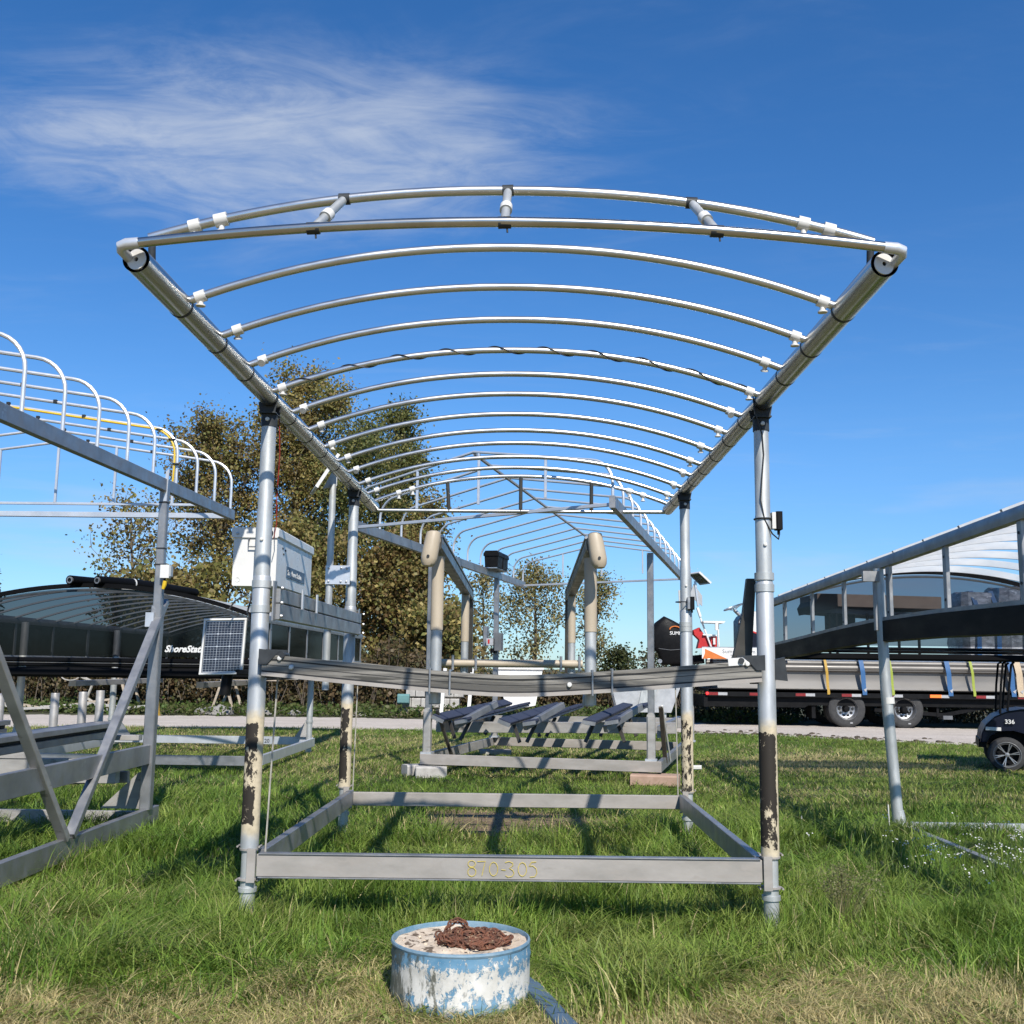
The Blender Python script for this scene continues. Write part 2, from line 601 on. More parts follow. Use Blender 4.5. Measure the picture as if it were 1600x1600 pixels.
def copy_part(o, parent, loc=None):
    c = o.copy()
    COL.objects.link(c)
    c.parent = parent
    if loc is not None:
        c.location = loc
    for ch in list(o.children):
        d = ch.copy()
        COL.objects.link(d)
        d.parent = c
    return c


def text_mesh(txt, size, mat, depth=.002, shear=0.0, bold=0.0, align='LEFT', space=1.0):
    cu = bpy.data.curves.new('lettering', 'FONT')
    cu.body = txt
    cu.size = size
    cu.extrude = depth
    cu.shear = shear
    cu.offset = bold
    cu.align_x = align
    cu.space_character = space
    cu.resolution_u = 3
    o = bpy.data.objects.new('lettering', cu)
    me = bpy.data.meshes.new_from_object(o)
    bpy.data.objects.remove(o)
    me.materials.clear()
    me.materials.append(MT[mat])
    return me


def put_text(name, txt, size, mat, parent, loc, rz=0.0, **kw):
    """upright lettering facing -Y at rz = 0"""
    me = text_mesh(txt, size, mat, **kw)
    me.transform(Matrix.Translation(loc) @ Matrix.Rotation(rz, 4, 'Z') @ Matrix.Rotation(pi / 2, 4, 'X'))
    off = root_off(parent)
    if off is not None:
        me.transform(Matrix.Translation((-off[0], -off[1], -off[2])))
    return link(name, me, parent)


def arc(c, r, a0, a1, n, plane='xz'):
    out = []
    for i in range(n + 1):
        a = a0 + (a1 - a0) * i / n
        if plane == 'xz':
            out.append((c[0] + r * cos(a), c[1], c[2] + r * sin(a)))
        elif plane == 'yz':
            out.append((c[0], c[1] + r * cos(a), c[2] + r * sin(a)))
        else:
            out.append((c[0] + r * cos(a), c[1] + r * sin(a), c[2]))
    return out


def raw_mesh(name, verts, tris, mat, cols=None, smooth=False):
    """large triangle soups straight from numpy"""
    me = bpy.data.meshes.new(name)
    nv, nf = len(verts), len(tris)
    me.vertices.add(nv)
    me.vertices.foreach_set('co', np.ascontiguousarray(verts, np.float32).ravel())
    me.loops.add(nf * 3)
    me.loops.foreach_set('vertex_index', np.ascontiguousarray(tris, np.int32).ravel())
    me.polygons.add(nf)
    me.polygons.foreach_set('loop_start', np.arange(0, nf * 3, 3, dtype=np.int32))
    if cols is not None:
        at = me.color_attributes.new('Col', 'FLOAT_COLOR', 'POINT')
        c4 = np.ones((nv, 4), np.float32)
        c4[:, :3] = cols
        at.data.foreach_set('color', c4.ravel())
    me.update()
    me.validate()
    if smooth:
        me.shade_smooth()
    me.materials.append(mat)
    return me


# ------------------------------------------------------------------ the lift in the middle
XL, XR, YF, YR = -1.625, 1.415, 6.42, 9.66
BZ = 3.13


def main_lift():
    L = thing('boat_lift', 'galvanised boat lift in the middle with bare arched canopy frame, yellow number on front rail',
              'boat lift', (-.1, 8.0, 0), world=True)
    pl = [peel('peeling_cream_paint_' + s, lo, hi, amount=a, seed=k, axis=(x + .1, y - 8.0, t)) for s, lo, hi, a, k, x, y, t in
          (('one', .50, 1.16, .62, 1, XL, YF, .40), ('two', .42, 1.14, .95, 2, XR, YF, .30), ('three', .40, 1.12, .66, 3, XL, YR, .50), ('four', .36, 1.06, .30, 4, XR, YR, .45))]
    # corner posts: foot tube, sleeve, inner pole
    for i, (x, y) in enumerate(((XL, YF), (XR, YF), (XL, YR), (XR, YR))):
        p = MB()
        lean = .0
        p.tube([(x, y, .42), (x, y, 2.02), (x, y, 2.03)], [.053, .053, .050], 20)
        po = p.build('post', pl[i], L)
        MB().tube([(x, y, 2.0), (x, y, 2.42), (x, y, 2.44), (x, y, 2.98)], [.048, .048, .045, .045], 20).build('inner_pole', 'galv', po)
        f = MB().tube([(x, y, -.05), (x, y, .42)], .044, 18)
        f.tube([(x, y, .19), (x, y, .215)], .054, 18)
        f.build('foot_tube', 'galv', po)
        zs = (1.98, 1.83) if i in (0, 2) else ((2.06, 1.99) if i == 1 else (1.9, 1.86))
        for z in zs:
            MB().tube([(x, y, z - .022), (x, y, z + .022)], .0585, 20).build('collar', 'galv', po)
        cl = MB()
        for z in (.26, .43):
            cl.tube([(x, y, z - .005), (x, y, z + .005)], .0575, 18)
        ox = .028 if x < 0 else -.028
        cl.bar((x + ox, y - .062, .25), (x + ox, y - .062, .44), .05, .008, (0, 1, 0))
        for z in (.255, .445):
            for sx in (-1, 1):
                cl.tube([(x + sx * .064, y - .03, z), (x + sx * .064, y + .03, z)], .006, 8)
        cl.build('base_clamp', 'alu_rail', po)
        sd = MB()
        sd.tube([(x, y, 2.955), (x, y, 3.03)], .050, 20)
        sd.bar((x, y - .07, 3.035), (x, y + .07, 3.035), .105, .010)
        for s in (-1, 1):
            sd.prism([(x - .045, y + s * .06, 3.03), (x + .045, y + s * .06, 3.03), (x + .058, y + s * .06, 3.10), (x - .058, y + s * .06, 3.10)], (0, .008, 0))
        sd.build('saddle', 'dark', po)
        b = MB()
        b.lathe([(.0001, -.010), (.012, -.007), (.014, 0)], (x, y - .050, 2.995), (0, 1, 0), 10)
        b.lathe([(.0001, -.010), (.010, -.006), (.011, 0)], (x, y - .053, 2.25), (0, 1, 0), 10)
        b.build('bolt', 'pvc', po)

    # base frame
    fr = MB().bar((XL + .06, YF - .03, .345), (XR - .06, YF - .03, .355), .05, .125).build('base_rail', 'alu_rail', L)
    MB().bar((XL + .06, YR - .03, .335), (XR - .06, YR - .03, .345), .05, .115).build('base_rail', 'alu_rail', L)
    for x in (XL + .07, XR - .06):
        MB().bar((x, YF + .03, .36), (x, YR - .07, .35), .05, .13).build('side_rail', 'alu', L)
    lip = MB()
    for dz in (.066, -.066):
        lip.bar((XL + .07, YF - .034, .345 + dz), (XR - .07, YF - .034, .355 + dz), .058, .008)
    lip.build('rail_lip', 'alu', fr)
    # yellow crayon number
    nb = MB()

    def stroke(pts, ox, s=.092, r=.0024):
        P = [(ox + a * s, YF - .058, .305 + b * s + ox * .0033) for a, b in pts]
        Q = [P[0]]
        for a, b in zip(P, P[1:]):
            Q += [tuple(a[k] + (b[k] - a[k]) * t for k in range(3)) for t in (.5, 1)]
        nb.sweep(Q, [(-.0012, -r), (.0012, -r), (.0012, r), (-.0012, r)], (0, 0, 1)) if False else nb.tube(Q, r, 5)
    g8 = [(.30 + .22 * sin(t) * (1 if t < 99 else 1), .74 + .22 * cos(t)) for t in [k * pi / 5 for k in range(5, 15)]]
    eight = [(.30 + .24 * cos(a), .76 + .20 * sin(a)) for a in [radians(q) for q in range(-80, 281, 40)]] + \
            [(.32 + .26 * cos(a), .27 + .27 * sin(a)) for a in [radians(q) for q in range(90, -271, -36)]]
    zero = [(.3 + .27 * cos(a), .46 + .42 * sin(a)) for a in [radians(q) for q in range(90, 451, 36)]]
    seven = [(.0, .90), (.5, .92), (.40, .5), (.30, .05)]
    dash = [(.05, .42), (.32, .40)]
    three = [(.0, .86), (.25, .93), (.48, .84), (.5, .70), (.28, .52), (.5, .40), (.58, .22), (.45, .03), (.2, -.02), (.05, .08)]
    five = [(.55, .92), (.25, .90), (.10, .66), (.35, .68), (.55, .52), (.60, .25), (.45, .02), (.15, 0)]
    for gl, ox in ((eight, -.345), (seven, -.285), (zero, -.218), (dash, -.150), (three, -.125), (zero, -.052), (five, .005)):
        stroke(gl, ox)
    nb.build('number_marking', 'chalk', fr)

    # sagging lift beams across, front and rear: three stacked extrusions with near-black bars for groove shade
    def sag(x):
        t = (x - (-.105)) / 1.45
        return .118 * (1 - (min(abs(t), 1) ** 2 + .02) ** .56 / 1.0112 + .02)

    def cross(y, z0):
        xs = [XL + .05 + (XR - XL - .1) * k / 24 for k in range(25)]
        pt = lambda dz: [(x, y, z0 - sag(x) + dz) for x in xs]
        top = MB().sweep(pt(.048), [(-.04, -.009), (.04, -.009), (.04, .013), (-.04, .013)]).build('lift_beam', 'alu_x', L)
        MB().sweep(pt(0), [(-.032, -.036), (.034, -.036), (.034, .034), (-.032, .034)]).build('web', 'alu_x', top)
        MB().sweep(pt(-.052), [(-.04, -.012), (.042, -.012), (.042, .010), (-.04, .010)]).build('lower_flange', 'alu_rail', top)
        gr = MB()
        gr.sweep(pt(.0365), [(-.037, -.006), (.037, -.006), (.037, .006), (-.037, .006)])
        gr.sweep(pt(-.039), [(-.037, -.006), (.037, -.006), (.037, .006), (-.037, .006)])
        gr.sweep(pt(.002), [(-.0335, -.0015), (.0355, -.0015), (.0355, .0015), (-.0335, .0015)])
        gr.build('groove', 'groove_shade', top)
        return top
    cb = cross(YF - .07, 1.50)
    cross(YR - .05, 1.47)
    for x in (-.58, -.462, .375, .49):
        u = MB()
        z = 1.50 - sag(x)
        y0 = YF - .07
        u.tube([(x, y0 - .047, z - .075), (x, y0 - .047, z + .075)], .0065, 8)
        u.tube([(x, y0 - .047, z + .068), (x, y0 + .06, z + .068)], .0065, 8)
        u.tube([(x, y0 - .047, z - .070), (x, y0 + .06, z - .070)], .0065, 8)
        u.build('clamp_rod', 'hubsteel', cb)
    bo = MB()
    for x, dz in ((-1.40, .0), (.24, -.005), (-1.47, .045), (1.28, .045)):
        bo.lathe([(.0001, -.02), (.012, -.017), (.016, -.006), (.016, 0)], (x, YF - .105, 1.50 - sag(x) + dz), (0, 1, 0), 10)
    bo.build('beam_bolt', 'pvc', cb)
    for s, x in ((1, XL + .05), (-1, XR - .05)):
        e = MB()
        e.prism([(x - s * .02, YF - .115, 1.59), (x + s * .11, YF - .115, 1.578), (x + s * .08, YF - .115, 1.555), (x + s * .03, YF - .115, 1.50), (x - s * .02, YF - .115, 1.50)], (0, .012, 0))
        e.prism([(x - s * .02, YF - .02, 1.59), (x + s * .13, YF - .02, 1.585), (x + s * .05, YF - .02, 1.42), (x - s * .02, YF - .02, 1.42)], (0, .012, 0))
        e.tube([(x + s * .12, YF - .125, 1.555), (x + s * .12, YF, 1.555)], .017, 12)
        e.build('pulley_bracket', 'dark', cb)
    MB().bar((1.17, YF - .109, 1.545), (1.28, YF - .109, 1.553), .004, .045).build('label_plate', 'white', cb)
    k = MB()
    k.prism([(1.44, YF - .03, 1.56), (1.52, YF - .03, 1.58), (1.535, YF - .03, 1.44), (1.44, YF - .03, 1.45)], (0, .05, 0))
    k.build('end_bracket', 'dark', cb)

    # winch-side beam between the left posts
    sb = MB().bar((XL + .085, YF + .03, 1.915), (XL + .085, YR - .05, 1.915), .05, .085).build('side_beam', 'alu', L)
    MB().bar((XL + .085, YF + .03, 1.818), (XL + .085, YR - .05, 1.818), .05, .095).build('lower_beam', 'alu', sb)
    MB().bar((XL + .085, YF + .03, 1.868), (XL + .085, YR - .05, 1.868), .040, .006).build('groove', 'groove_shade', sb)
    pb = MB()
    for y in (YF, YR - .02):
        pb.bar((XL + .08, y + .005, 1.76), (XL + .08, y + .005, 2.0), .075, .01, (1, 0, 0))
        for z in (1.79, 1.87, 1.96):
            pb.lathe([(.0001, .017), (.010, .013), (.012, 0)], (XL + .115, y + .035, z), (1, 0, 0), 8)
    pb.build('beam_plate', 'alu', sb)
    for y in (7.02, 7.5):
        MB().bar((XL + .125, y, 1.86), (XL + .125, y, 1.99), .035, .012, (1, 0, 0)).build('box_hanger', 'alu_w', sb)
    # slanted cable arm on the right
    MB().prism([(XR - .02, YF + .14, 2.06), (XR - .075, YF + .14, 2.06), (XR - .105, YF + .14, 1.84), (XR - .185, YF + .14, 1.50), (XR - .06, YF + .14, 1.50)], (0, .05, 0)).build('cable_arm', 'bronze', L)

    # wires in the corners
    for (x0, x1, y, zt) in ((XL + .115, XL + .085, YF + .03, 1.42), (XL + .09, XL + .075, YR, 1.40), (XR - .10, XR - .085, YR, 1.4)):
        MB().tube([(x0, y, zt), (x1, y, .36)], .0055, 6).build('hoist_cable', 'rope', L)

    # canopy side tubes
    for s, x in ((1, -1.62), (-1, 1.42)):
        b = MB().tube([(x, 4.12, BZ), (x, 10.86, BZ)], .056, 28, caps=False)
        b.tube([(x, 10.86, BZ), (x, 4.12, BZ)], .052, 28, caps=False)
        b.lathe([(.0001, 0), (.0555, 0), (.0555, .004), (.0001, .004)], (x, 10.858, BZ), (0, 1, 0), 24)
        bt = b.build('canopy_beam', 'beam', L)
        d = MB().lathe([(.009, 0), (.043, 0), (.043, .006), (.009, .006)], (x + s * .006, 4.115, BZ - .004), (-s * .25, -1, -.05), 24, caps=False)
        d.build('end_disc', 'white', bt)
        h = MB().lathe([(.0001, 0), (.010, 0), (.010, .02), (.0001, .02)], (x + s * .006, 4.125, BZ - .004), (0, 1, 0), 10)
        h.build('disc_hub', 'dark', bt)
        for k, y in enumerate(BOW_Y + [6.34, 9.6]):
            g = MB().tube([(x, y + .012, BZ), (x, y + .032, BZ)], .0575, 28)
            g.build('band', 'wire', bt)
    # ribs
    def bow_pts(y, z0=3.155, rise=.275, x0=-1.595, x1=1.395, n=34):
        out = []
        for i in range(n + 1):
            t = -1 + 2 * i / n
            out.append(((x0 + x1) / 2 + (x1 - x0) / 2 * t, y, z0 + rise * (1 - abs(t) ** 2.15)))
        return out
    proto = MB().tube([(a, 0, c) for a, _, c in bow_pts(0)], .0195, 14)
    proto.v = [(a + .1, b, c) for a, b, c in proto.v]
    bm = proto.mesh('canopy_bow', 'bow')
    cm = MB()
    for sgn in (-1, 1):
        pass
    clip = {}
    for s in (-1, 1):
        for var, dirn in enumerate(((0, 0, -1), (0, -.75, -.66), (0, .5, -.87))):
            xa = -.1 + s * (1.425 - .012 * var)
            pts = [q for q in bow_pts(0, n=200) if abs(q[0] - xa) < .028]
            c = MB().tube([(q[0] + .1, 0, q[2]) for q in pts], .0275, 16)
            dn = Vector(dirn).normalized()
            o = Vector((xa + .1, 0, pts[len(pts) // 2][2])) + dn * .02
            c.lathe([(.012, 0), (.012, .018), (.022, .023), (.022, .029)], o, dn, 14)
            clip[(s, var)] = c.mesh('bow_clip', 'pvc')
    for s in (-1, 1):
        xa = -.1 + s * 1.455
        c = MB().bar((xa + .1 + s * .045, 0, 3.158), (xa + .1 - s * .06, 0, 3.182), .03, .012)
        clip[s * 2] = c.mesh('bow_socket', 'wire')
    for y in BOW_Y:
        o = link('canopy_bow', bm, L)
        jr = random.Random(int(y * 100))
        o.location = (0, y - 8.0 + jr.uniform(-.012, .012), jr.uniform(-.004, .004))
        o.rotation_euler = (jr.uniform(-.006, .006), 0, jr.uniform(-.005, .005))
        o.scale = (1, 1, 1 + jr.uniform(-.003, .003))
        if y == BOW_Y[3]:
            o.location, o.rotation_euler, o.scale = (0, y - 8.0, 0), (0, 0, 0), (1, 1, 1)
        for s in (-1, 1):
            link('bow_clip', clip[(s, jr.randrange(3))], o)
            link('bow_socket', clip[s * 2], o)
    # cord spiralled round the fourth rib
    hp = []
    base = bow_pts(BOW_Y[3], n=300)[6:-6]
    for i, q in enumerate(base):
        ph = i / len(base) * 2 * pi * 9.5
        hp.append((q[0], q[1] + .023 * cos(ph), q[2] + .023 * sin(ph)))
    MB().tube(hp, .0042, 5).build('spiral_cord', 'wire', L)

    # front end: raised rib, low bar with elbows, three spacers
    fy = 4.25
    f0 = bow_pts(fy, 3.275, .22, -1.62, 1.42)
    fb = MB().tube(f0, .0205, 16).build('end_bow', 'bow', L)
    fpos = bow_pts(fy, 3.275, .22, -1.62, 1.42, n=400)
    for s, x in ((1, -1.61), (-1, 1.41)):
        MB().tube([(x, fy, 3.285), (x, fy + .02, 3.16)], .016, 10).build('bow_foot', 'dark', fb)
    for xa in (-1.43, -1.32, 1.24, 1.13):
        pts = [q for q in fpos if abs(q[0] - xa) < .027]
        c = MB().tube(pts, .029, 16)
        mid = pts[len(pts) // 2]
        c.lathe([(.012, 0), (.012, .022), (.02, .027), (.02, .032)], (mid[0], fy, mid[2] - .022), (0, 0, -1), 12)
        c.build('bow_clip', 'pvc', fb)

    def lowbar(y, zc, ze, xa, xb, n=30):
        return [(xa + (xb - xa) * i / n, y, ze + (zc - ze) * (1 - abs(-1 + 2 * i / n) ** 1.9)) for i in range(n + 1)]
    lb = lowbar(4.05, 3.268, 3.165, -1.64, 1.45)
    eb = MB().tube(lb, .0205, 16).build('end_bar', 'beam', L)
    for s, x in ((1, -1.645), (-1, 1.455)):
        e = MB().tube([(x + s * .06, 4.05, 3.171), (x + s * .01, 4.05, 3.166), (x - s * .012, 4.056, 3.160), (x - s * .018, 4.075, 3.150), (x - s * .006, 4.12, 3.135), (x + s * .015, 4.22, 3.115)],
                      [.0225, .0235, .0235, .0225, .02, .02], 14)
        e.build('elbow', 'alu_w', eb)

    def zat(pts, x):
        return min(pts, key=lambda q: abs(q[0] - x))[2]
    fine_lb = lowbar(4.05, 3.268, 3.165, -1.64, 1.45, 300)
    for xa, xb in ((-.885, -.80), (-.115, -.108), (.735, .665)):
        a = Vector((xa, 4.055, zat(fine_lb, xa)))
        b = Vector((xb, fy, zat(fpos, xb)))
        d = (b - a).normalized()
        sp = MB().tube([a + d * .02, b - d * .015], .0185, 14).build('spacer', 'galv', L)
        MB().tube([a + d * .11, a + d * .15], .026, 16).build('spacer_collar', 'pvc', sp)
        g = MB()
        t = Vector((1, 0, .04 if xa < 0 else -.04)) * .026
        g.tube([a - t, a + t], .0245, 16)
        MB().tube([b - t * .9, b + t * .9], .0242, 16).build('spacer_saddle', 'dark', sp)
        g.tube([a + Vector((.01, 0, -.02)), a + Vector((.012, 0, -.042))], .004, 6)
        g.build('spacer_saddle', 'dark', sp)
    # rear end
    ry = 10.84
    rb = bow_pts(ry, 3.19, .27, -1.60, 1.40)
    reb = MB().tube(rb, .0205, 14).build('end_bow', 'bow', L)
    for xa in (-1.36, -1.22, 1.16, 1.02):
        pts = [q for q in bow_pts(ry, 3.19, .27, -1.60, 1.40, n=400) if abs(q[0] - xa) < .03]
        c = MB().tube(pts, .030, 14)
        mid = pts[len(pts) // 2]
        c.lathe([(.014, 0), (.014, .03), (.024, .036), (.024, .042)], (mid[0], ry, mid[2] - .022), (0, 0, -1), 12)
        c.build('bow_clip', 'pvc', reb)
    rl = [(-1.60 + 3.0 * i / 20, ry + .02, 3.09 + .012 * (i / 20)) for i in range(21)]
    rlb = MB().tube(rl, .020, 14).build('end_bar', 'bow', L)
    for xa in (-.86, -.10, .63):
        a = Vector((xa + .02 * (1 if xa < -.2 else 0), ry + .02, 3.085))
        b = Vector((xa, ry, 3.19 + .27 * (1 - abs((xa + .1) / 1.5) ** 2.15)))
        sp = MB().tube([a, b], .0195, 12)
        sp.build('spacer', 'bronze', L)

    # guide rails standing on the lift beams
    for s, x in ((1, -.565), (-1, .375)):
        gr = MB().bar((x, 6.32, 2.235), (x, 10.0, 2.16), .075, .085, ch=.012).build('guide_rail', 'bronze', L)
        MB().bar((x, 6.40, 2.284), (x, 10.0, 2.209), .085, .016, ch=.006).build('rail_cap', 'alu', gr)
        MB().bar((x, 10.0, 2.21), (x, 10.04, 1.45), .075, .085, (0, 1, 0)).build('rail_leg', 'bronze', gr)
        ec = MB()
        zs = [(-.070, 2.085, .078, .010), (-.070, 2.090, .078, .030), (-.068, 2.108, .076, .043), (-.066, 2.14, .070, .050), (-.062, 2.19, .060, .049), (-.058, 2.24, .050, .047), (-.055, 2.272, .044, .045), (-.053, 2.292, .042, .042), (-.052, 2.297, .042, .032), (-.052, 2.298, .042, .005)]
        ec.tube([(x - s * (.012 + (dx - .042) * .8), 6.36 + a, z) for a, z, dx, r in zs], [r for a, z, dx, r in zs], 20)
        ec.tube([(x - s * .012, 6.32, 2.25), (x, 6.42, 2.245)], .043, 14)
        ec.build('end_cap', 'cream', gr)
        hl = MB()
        hl.lathe([(.0001, 0), (.009, .001), (.009, .004)], (x - s * .036, 6.244, 2.145), (0, -1, 0), 10)
        hl.build('cap_hole', 'wire', gr)
        for y, r, rl_ in ((6.52, .039, .035), (9.42, .036, .033)):
            gp = MB().tube([(x, y, 1.72), (x, y, 2.17)], r, 16).build('guide_post', 'cream', L)
            MB().tube([(x, y, 1.28), (x, y, 1.73)], rl_, 16).build('post_stub', 'galv', gp)
            if y < 7:
                MB().lathe([(.0001, -.05), (.022, -.04), (.033, -.012), (.035, .0), (.035, .05)], (x - .01, y + .08, 1.32), (0, 0, -1), 16).build('post_foot', 'alu', gp)
    ct = MB()
    ct.tube([(-.86, 9.36, 1.535), (-.72, 9.36, 1.53), (.47, 9.36, 1.535)], .034, 16)
    ct.build('tie_tube', 'cream', L)
    tb = MB()
    for x in (-.66, -.46, .28, .44):
        tb.tube([(x, 9.325, 1.47), (x, 9.325, 1.60)], .012, 8)
    tb.build('tie_bolt', 'hubsteel', L)
    return L


BOW_Y = [4.66, 5.22, 5.76, 6.32, 6.86, 7.42, 7.97, 8.53, 9.09, 9.66, 10.22]
LIFT = main_lift()


def power_box():
    B = thing('power_box', 'white metal power box with a blue lettered plate hung beside the left front post', 'power box', (-1.6, 6.95, 1.98), world=True)
    x0, x1, y0, y1, z0, z1 = -1.895, -1.475, 6.62, 7.66, 1.985, 2.30
    x0, x1, y0, y1 = -1.87, -1.595, 6.64, 7.72
    body = MB().bar(((x0 + x1) / 2, y0, (z0 + z1) / 2), ((x0 + x1) / 2, y1, (z0 + z1) / 2), x1 - x0, z1 - z0, ch=.008).build('box_body', 'white', B)
    MB().bar(((x0 + x1) / 2, y0 - .012, 2.322), ((x0 + x1) / 2, y1 + .012, 2.322), x1 - x0 + .024, .065, ch=.010).build('lid', 'white', B)
    k = MB()
    k.lathe([(.0001, .028), (.018, .026), (.022, .016), (.022, 0)], (x1 - .045, y0 - .012, 2.318), (0, -1, 0), 14)
    k.build('knob', 'black', B)
    s = MB()
    s.lathe([(.0001, .008), (.008, .006), (.009, 0)], (x0 + .025, y0 - .012, 2.315), (0, -1, 0), 10)
    s.build('lid_screw', 'hubsteel', B)
    h = MB()
    h.tube([(x0 + .10, y0 - .002, 2.285), (x0 + .10, y0 - .025, 2.28), (x0 + .10, y0 - .025, 2.23), (x0 + .2, y0 - .025, 2.23), (x0 + .2, y0 - .025, 2.28), (x0 + .2, y0, 2.285)], .005, 8)
    h.build('handle', 'alu', B)
    for xx in (x0 + .035, x1 - .05):
        MB().lathe([(.012, .001), (.015, .003), (.017, 0)], (xx, y0, z0 + .04), (0, -1, 0), 14).build('plug', 'white', B)
    pl = MB().bar((x1 + .002, 6.92, 2.10), (x1 + .002, 7.48, 2.10), .004, .075).build('name_plate', 'slate', B)
    put_text('plate_lettering', 'Solar Power Station', .052, 'white', pl, (x1 + .0045, 6.95, 2.08), pi / 2, depth=.0012, bold=.001)
    t = MB()
    for y, z in ((6.80, 2.24), (6.88, 2.235), (6.83, 2.205)):
        t.box((x1 + .001, y, z), (.004, .022, .012))
    t.build('warning_mark', 'tblack', B)
    w = MB()
    for i in range(4):
        r = random.Random(i)
        w.tube([(x0 + .13 + i * .035, y0 + .05, z0 + .02), (x0 + .12 + i * .03, y0 + .02, 1.90 - .02 * i), (x0 + .11 + i * .028, y0 - .01, 1.82), (x0 + .16 + i * .022, y0 + .0, 1.70), (x0 + .205, y0 - .02, 1.60 - i * .03)], .0065, 6)
    w.tube([(-1.72, 6.5, 1.93), (-1.80, 6.48, 1.88), (-1.83, 6.47, 1.83)], .005, 6)
    w.build('cable_bundle', 'wire', B)
    r = MB()
    r.tube([(-1.575, 6.47, 3.02), (-1.565, 6.48, 2.8), (-1.572, 6.48, 2.5), (-1.565, 6.48, 2.36), (-1.585, 6.5, 2.27)], .003, 5)
    r.build('red_cable', 'redwire', B)


power_box()


def solar_face(P, c, w, h, right, up, cols, rows, cw=.02):
    """framed panel at centre c; right, up unit vectors"""
    c, rt, u = Vector(c), Vector(right).normalized(), Vector(up).normalized()
    nrm = rt.cross(u)
    f = MB()
    for s in (-1, 1):
        f.bar(c + u * s * (h / 2 - cw / 2) - rt * w / 2, c + u * s * (h / 2 - cw / 2) + rt * w / 2, .03, cw, up, ch=.003)
        f.bar(c + rt * s * (w / 2 - cw / 2) - u * (h / 2 - cw), c + rt * s * (w / 2 - cw / 2) + u * (h / 2 - cw), .03, cw, right, ch=.003)
    f.build('panel_frame', 'white', P)
    a, b = w / 2 - cw * .9, h / 2 - cw * .9
    g = MB().prism([c - rt * a - u * b + nrm * .004, c + rt * a - u * b + nrm * .004, c + rt * a + u * b + nrm * .004, c - rt * a + u * b + nrm * .004], nrm * -.012)
    cell = g.build('cell_sheet', 'cells', P)
    ln = MB()
    a2, b2 = a - .006, b - .006
    for i in range(cols + 1):
        p = c + rt * (-a2 + 2 * a2 * i / cols) + nrm * .0052
        ln.bar(p - u * b2, p + u * b2, .0012, .0008 if i % 4 else .0016, right, ch=.0)
    for j in range(rows + 1):
        p = c + u * (-b2 + 2 * b2 * j / rows) + nrm * .0048
        ln.bar(p - rt * a2, p + rt * a2, .0012, .0009 if j % 5 else .0030, up, ch=.0)
    for j in (5, 10, 15):
        for i in (4, 8):
            p = c + rt * (-a2 + 2 * a2 * i / cols) + u * (-b2 + 2 * b2 * j / rows) + nrm * .006
            ln.box(p, (.009, .003, .009))
    lo = ln.build('grid_line', 'alu_w', P)
    bk = MB().prism([c - rt * a - u * b - nrm * .010, c + rt * a - u * b - nrm * .010, c + rt * a + u * b - nrm * .010, c - rt * a + u * b - nrm * .010], nrm * -.004)
    bk.build('back_sheet', 'white', P)


MT['cells'] = surf('solar_cells', (.012, .014, .024), (.018, .020, .032), 30, .18, 0, .05)


def solars():
    P = thing('solar_panel', 'upright white framed solar panel left of the lift with a black tube stub below', 'solar panel', (-1.885, 6.6, 1.3), world=True)
    solar_face(P, (-1.885, 6.58, 1.605), .262, .345, (1, .06, .03), (.03, .04, 1), 12, 20, .013)
    MB().tube([(-1.885, 6.66, 1.305), (-1.87, 6.665, 1.47)], .034, 18).build('stub_tube', 'black', P)
    MB().bar((-1.87, 6.66, 1.45), (-1.68, 6.47, 1.45), .025, .03).build('mount_arm', 'black', P)
    P = thing('solar_panel', 'tilted solar panel seen edge on atop a thin pole by the rear left post', 'solar panel', (-1.80, 9.56, 0), world=True)
    x, y = -1.80, 9.52
    MB().tube([(x, y, 1.28), (x, y, 3.13)], .031, 16).build('pole', 'galv', P)
    solar_face(P, (x - .075, y - .02, 3.215), .46, .36, (.30, -.95, .0), (.50, .12, .86), 12, 20, .015)
    MB().prism([(x + .03, y + .025, 3.34), (x + .03, y + .025, 3.12), (x - .10, y + .025, 3.09)], (0, .012, 0)).build('tilt_plate', 'white', P)
    MB().bar((x - .03, y - .04, 2.30), (x + .19, y - .04, 2.30), .008, .17).build('pole_bracket', 'alu_w', P)
    b = MB()
    for dx in (0, .11, .16):
        for dz in (-.06, .06):
            b.lathe([(.0001, .012), (.009, .009), (.010, 0)], (x + dx, y - .044, 2.30 + dz), (0, -1, 0), 8)
    b.build('bracket_bolt', 'hubsteel', P)


solars()


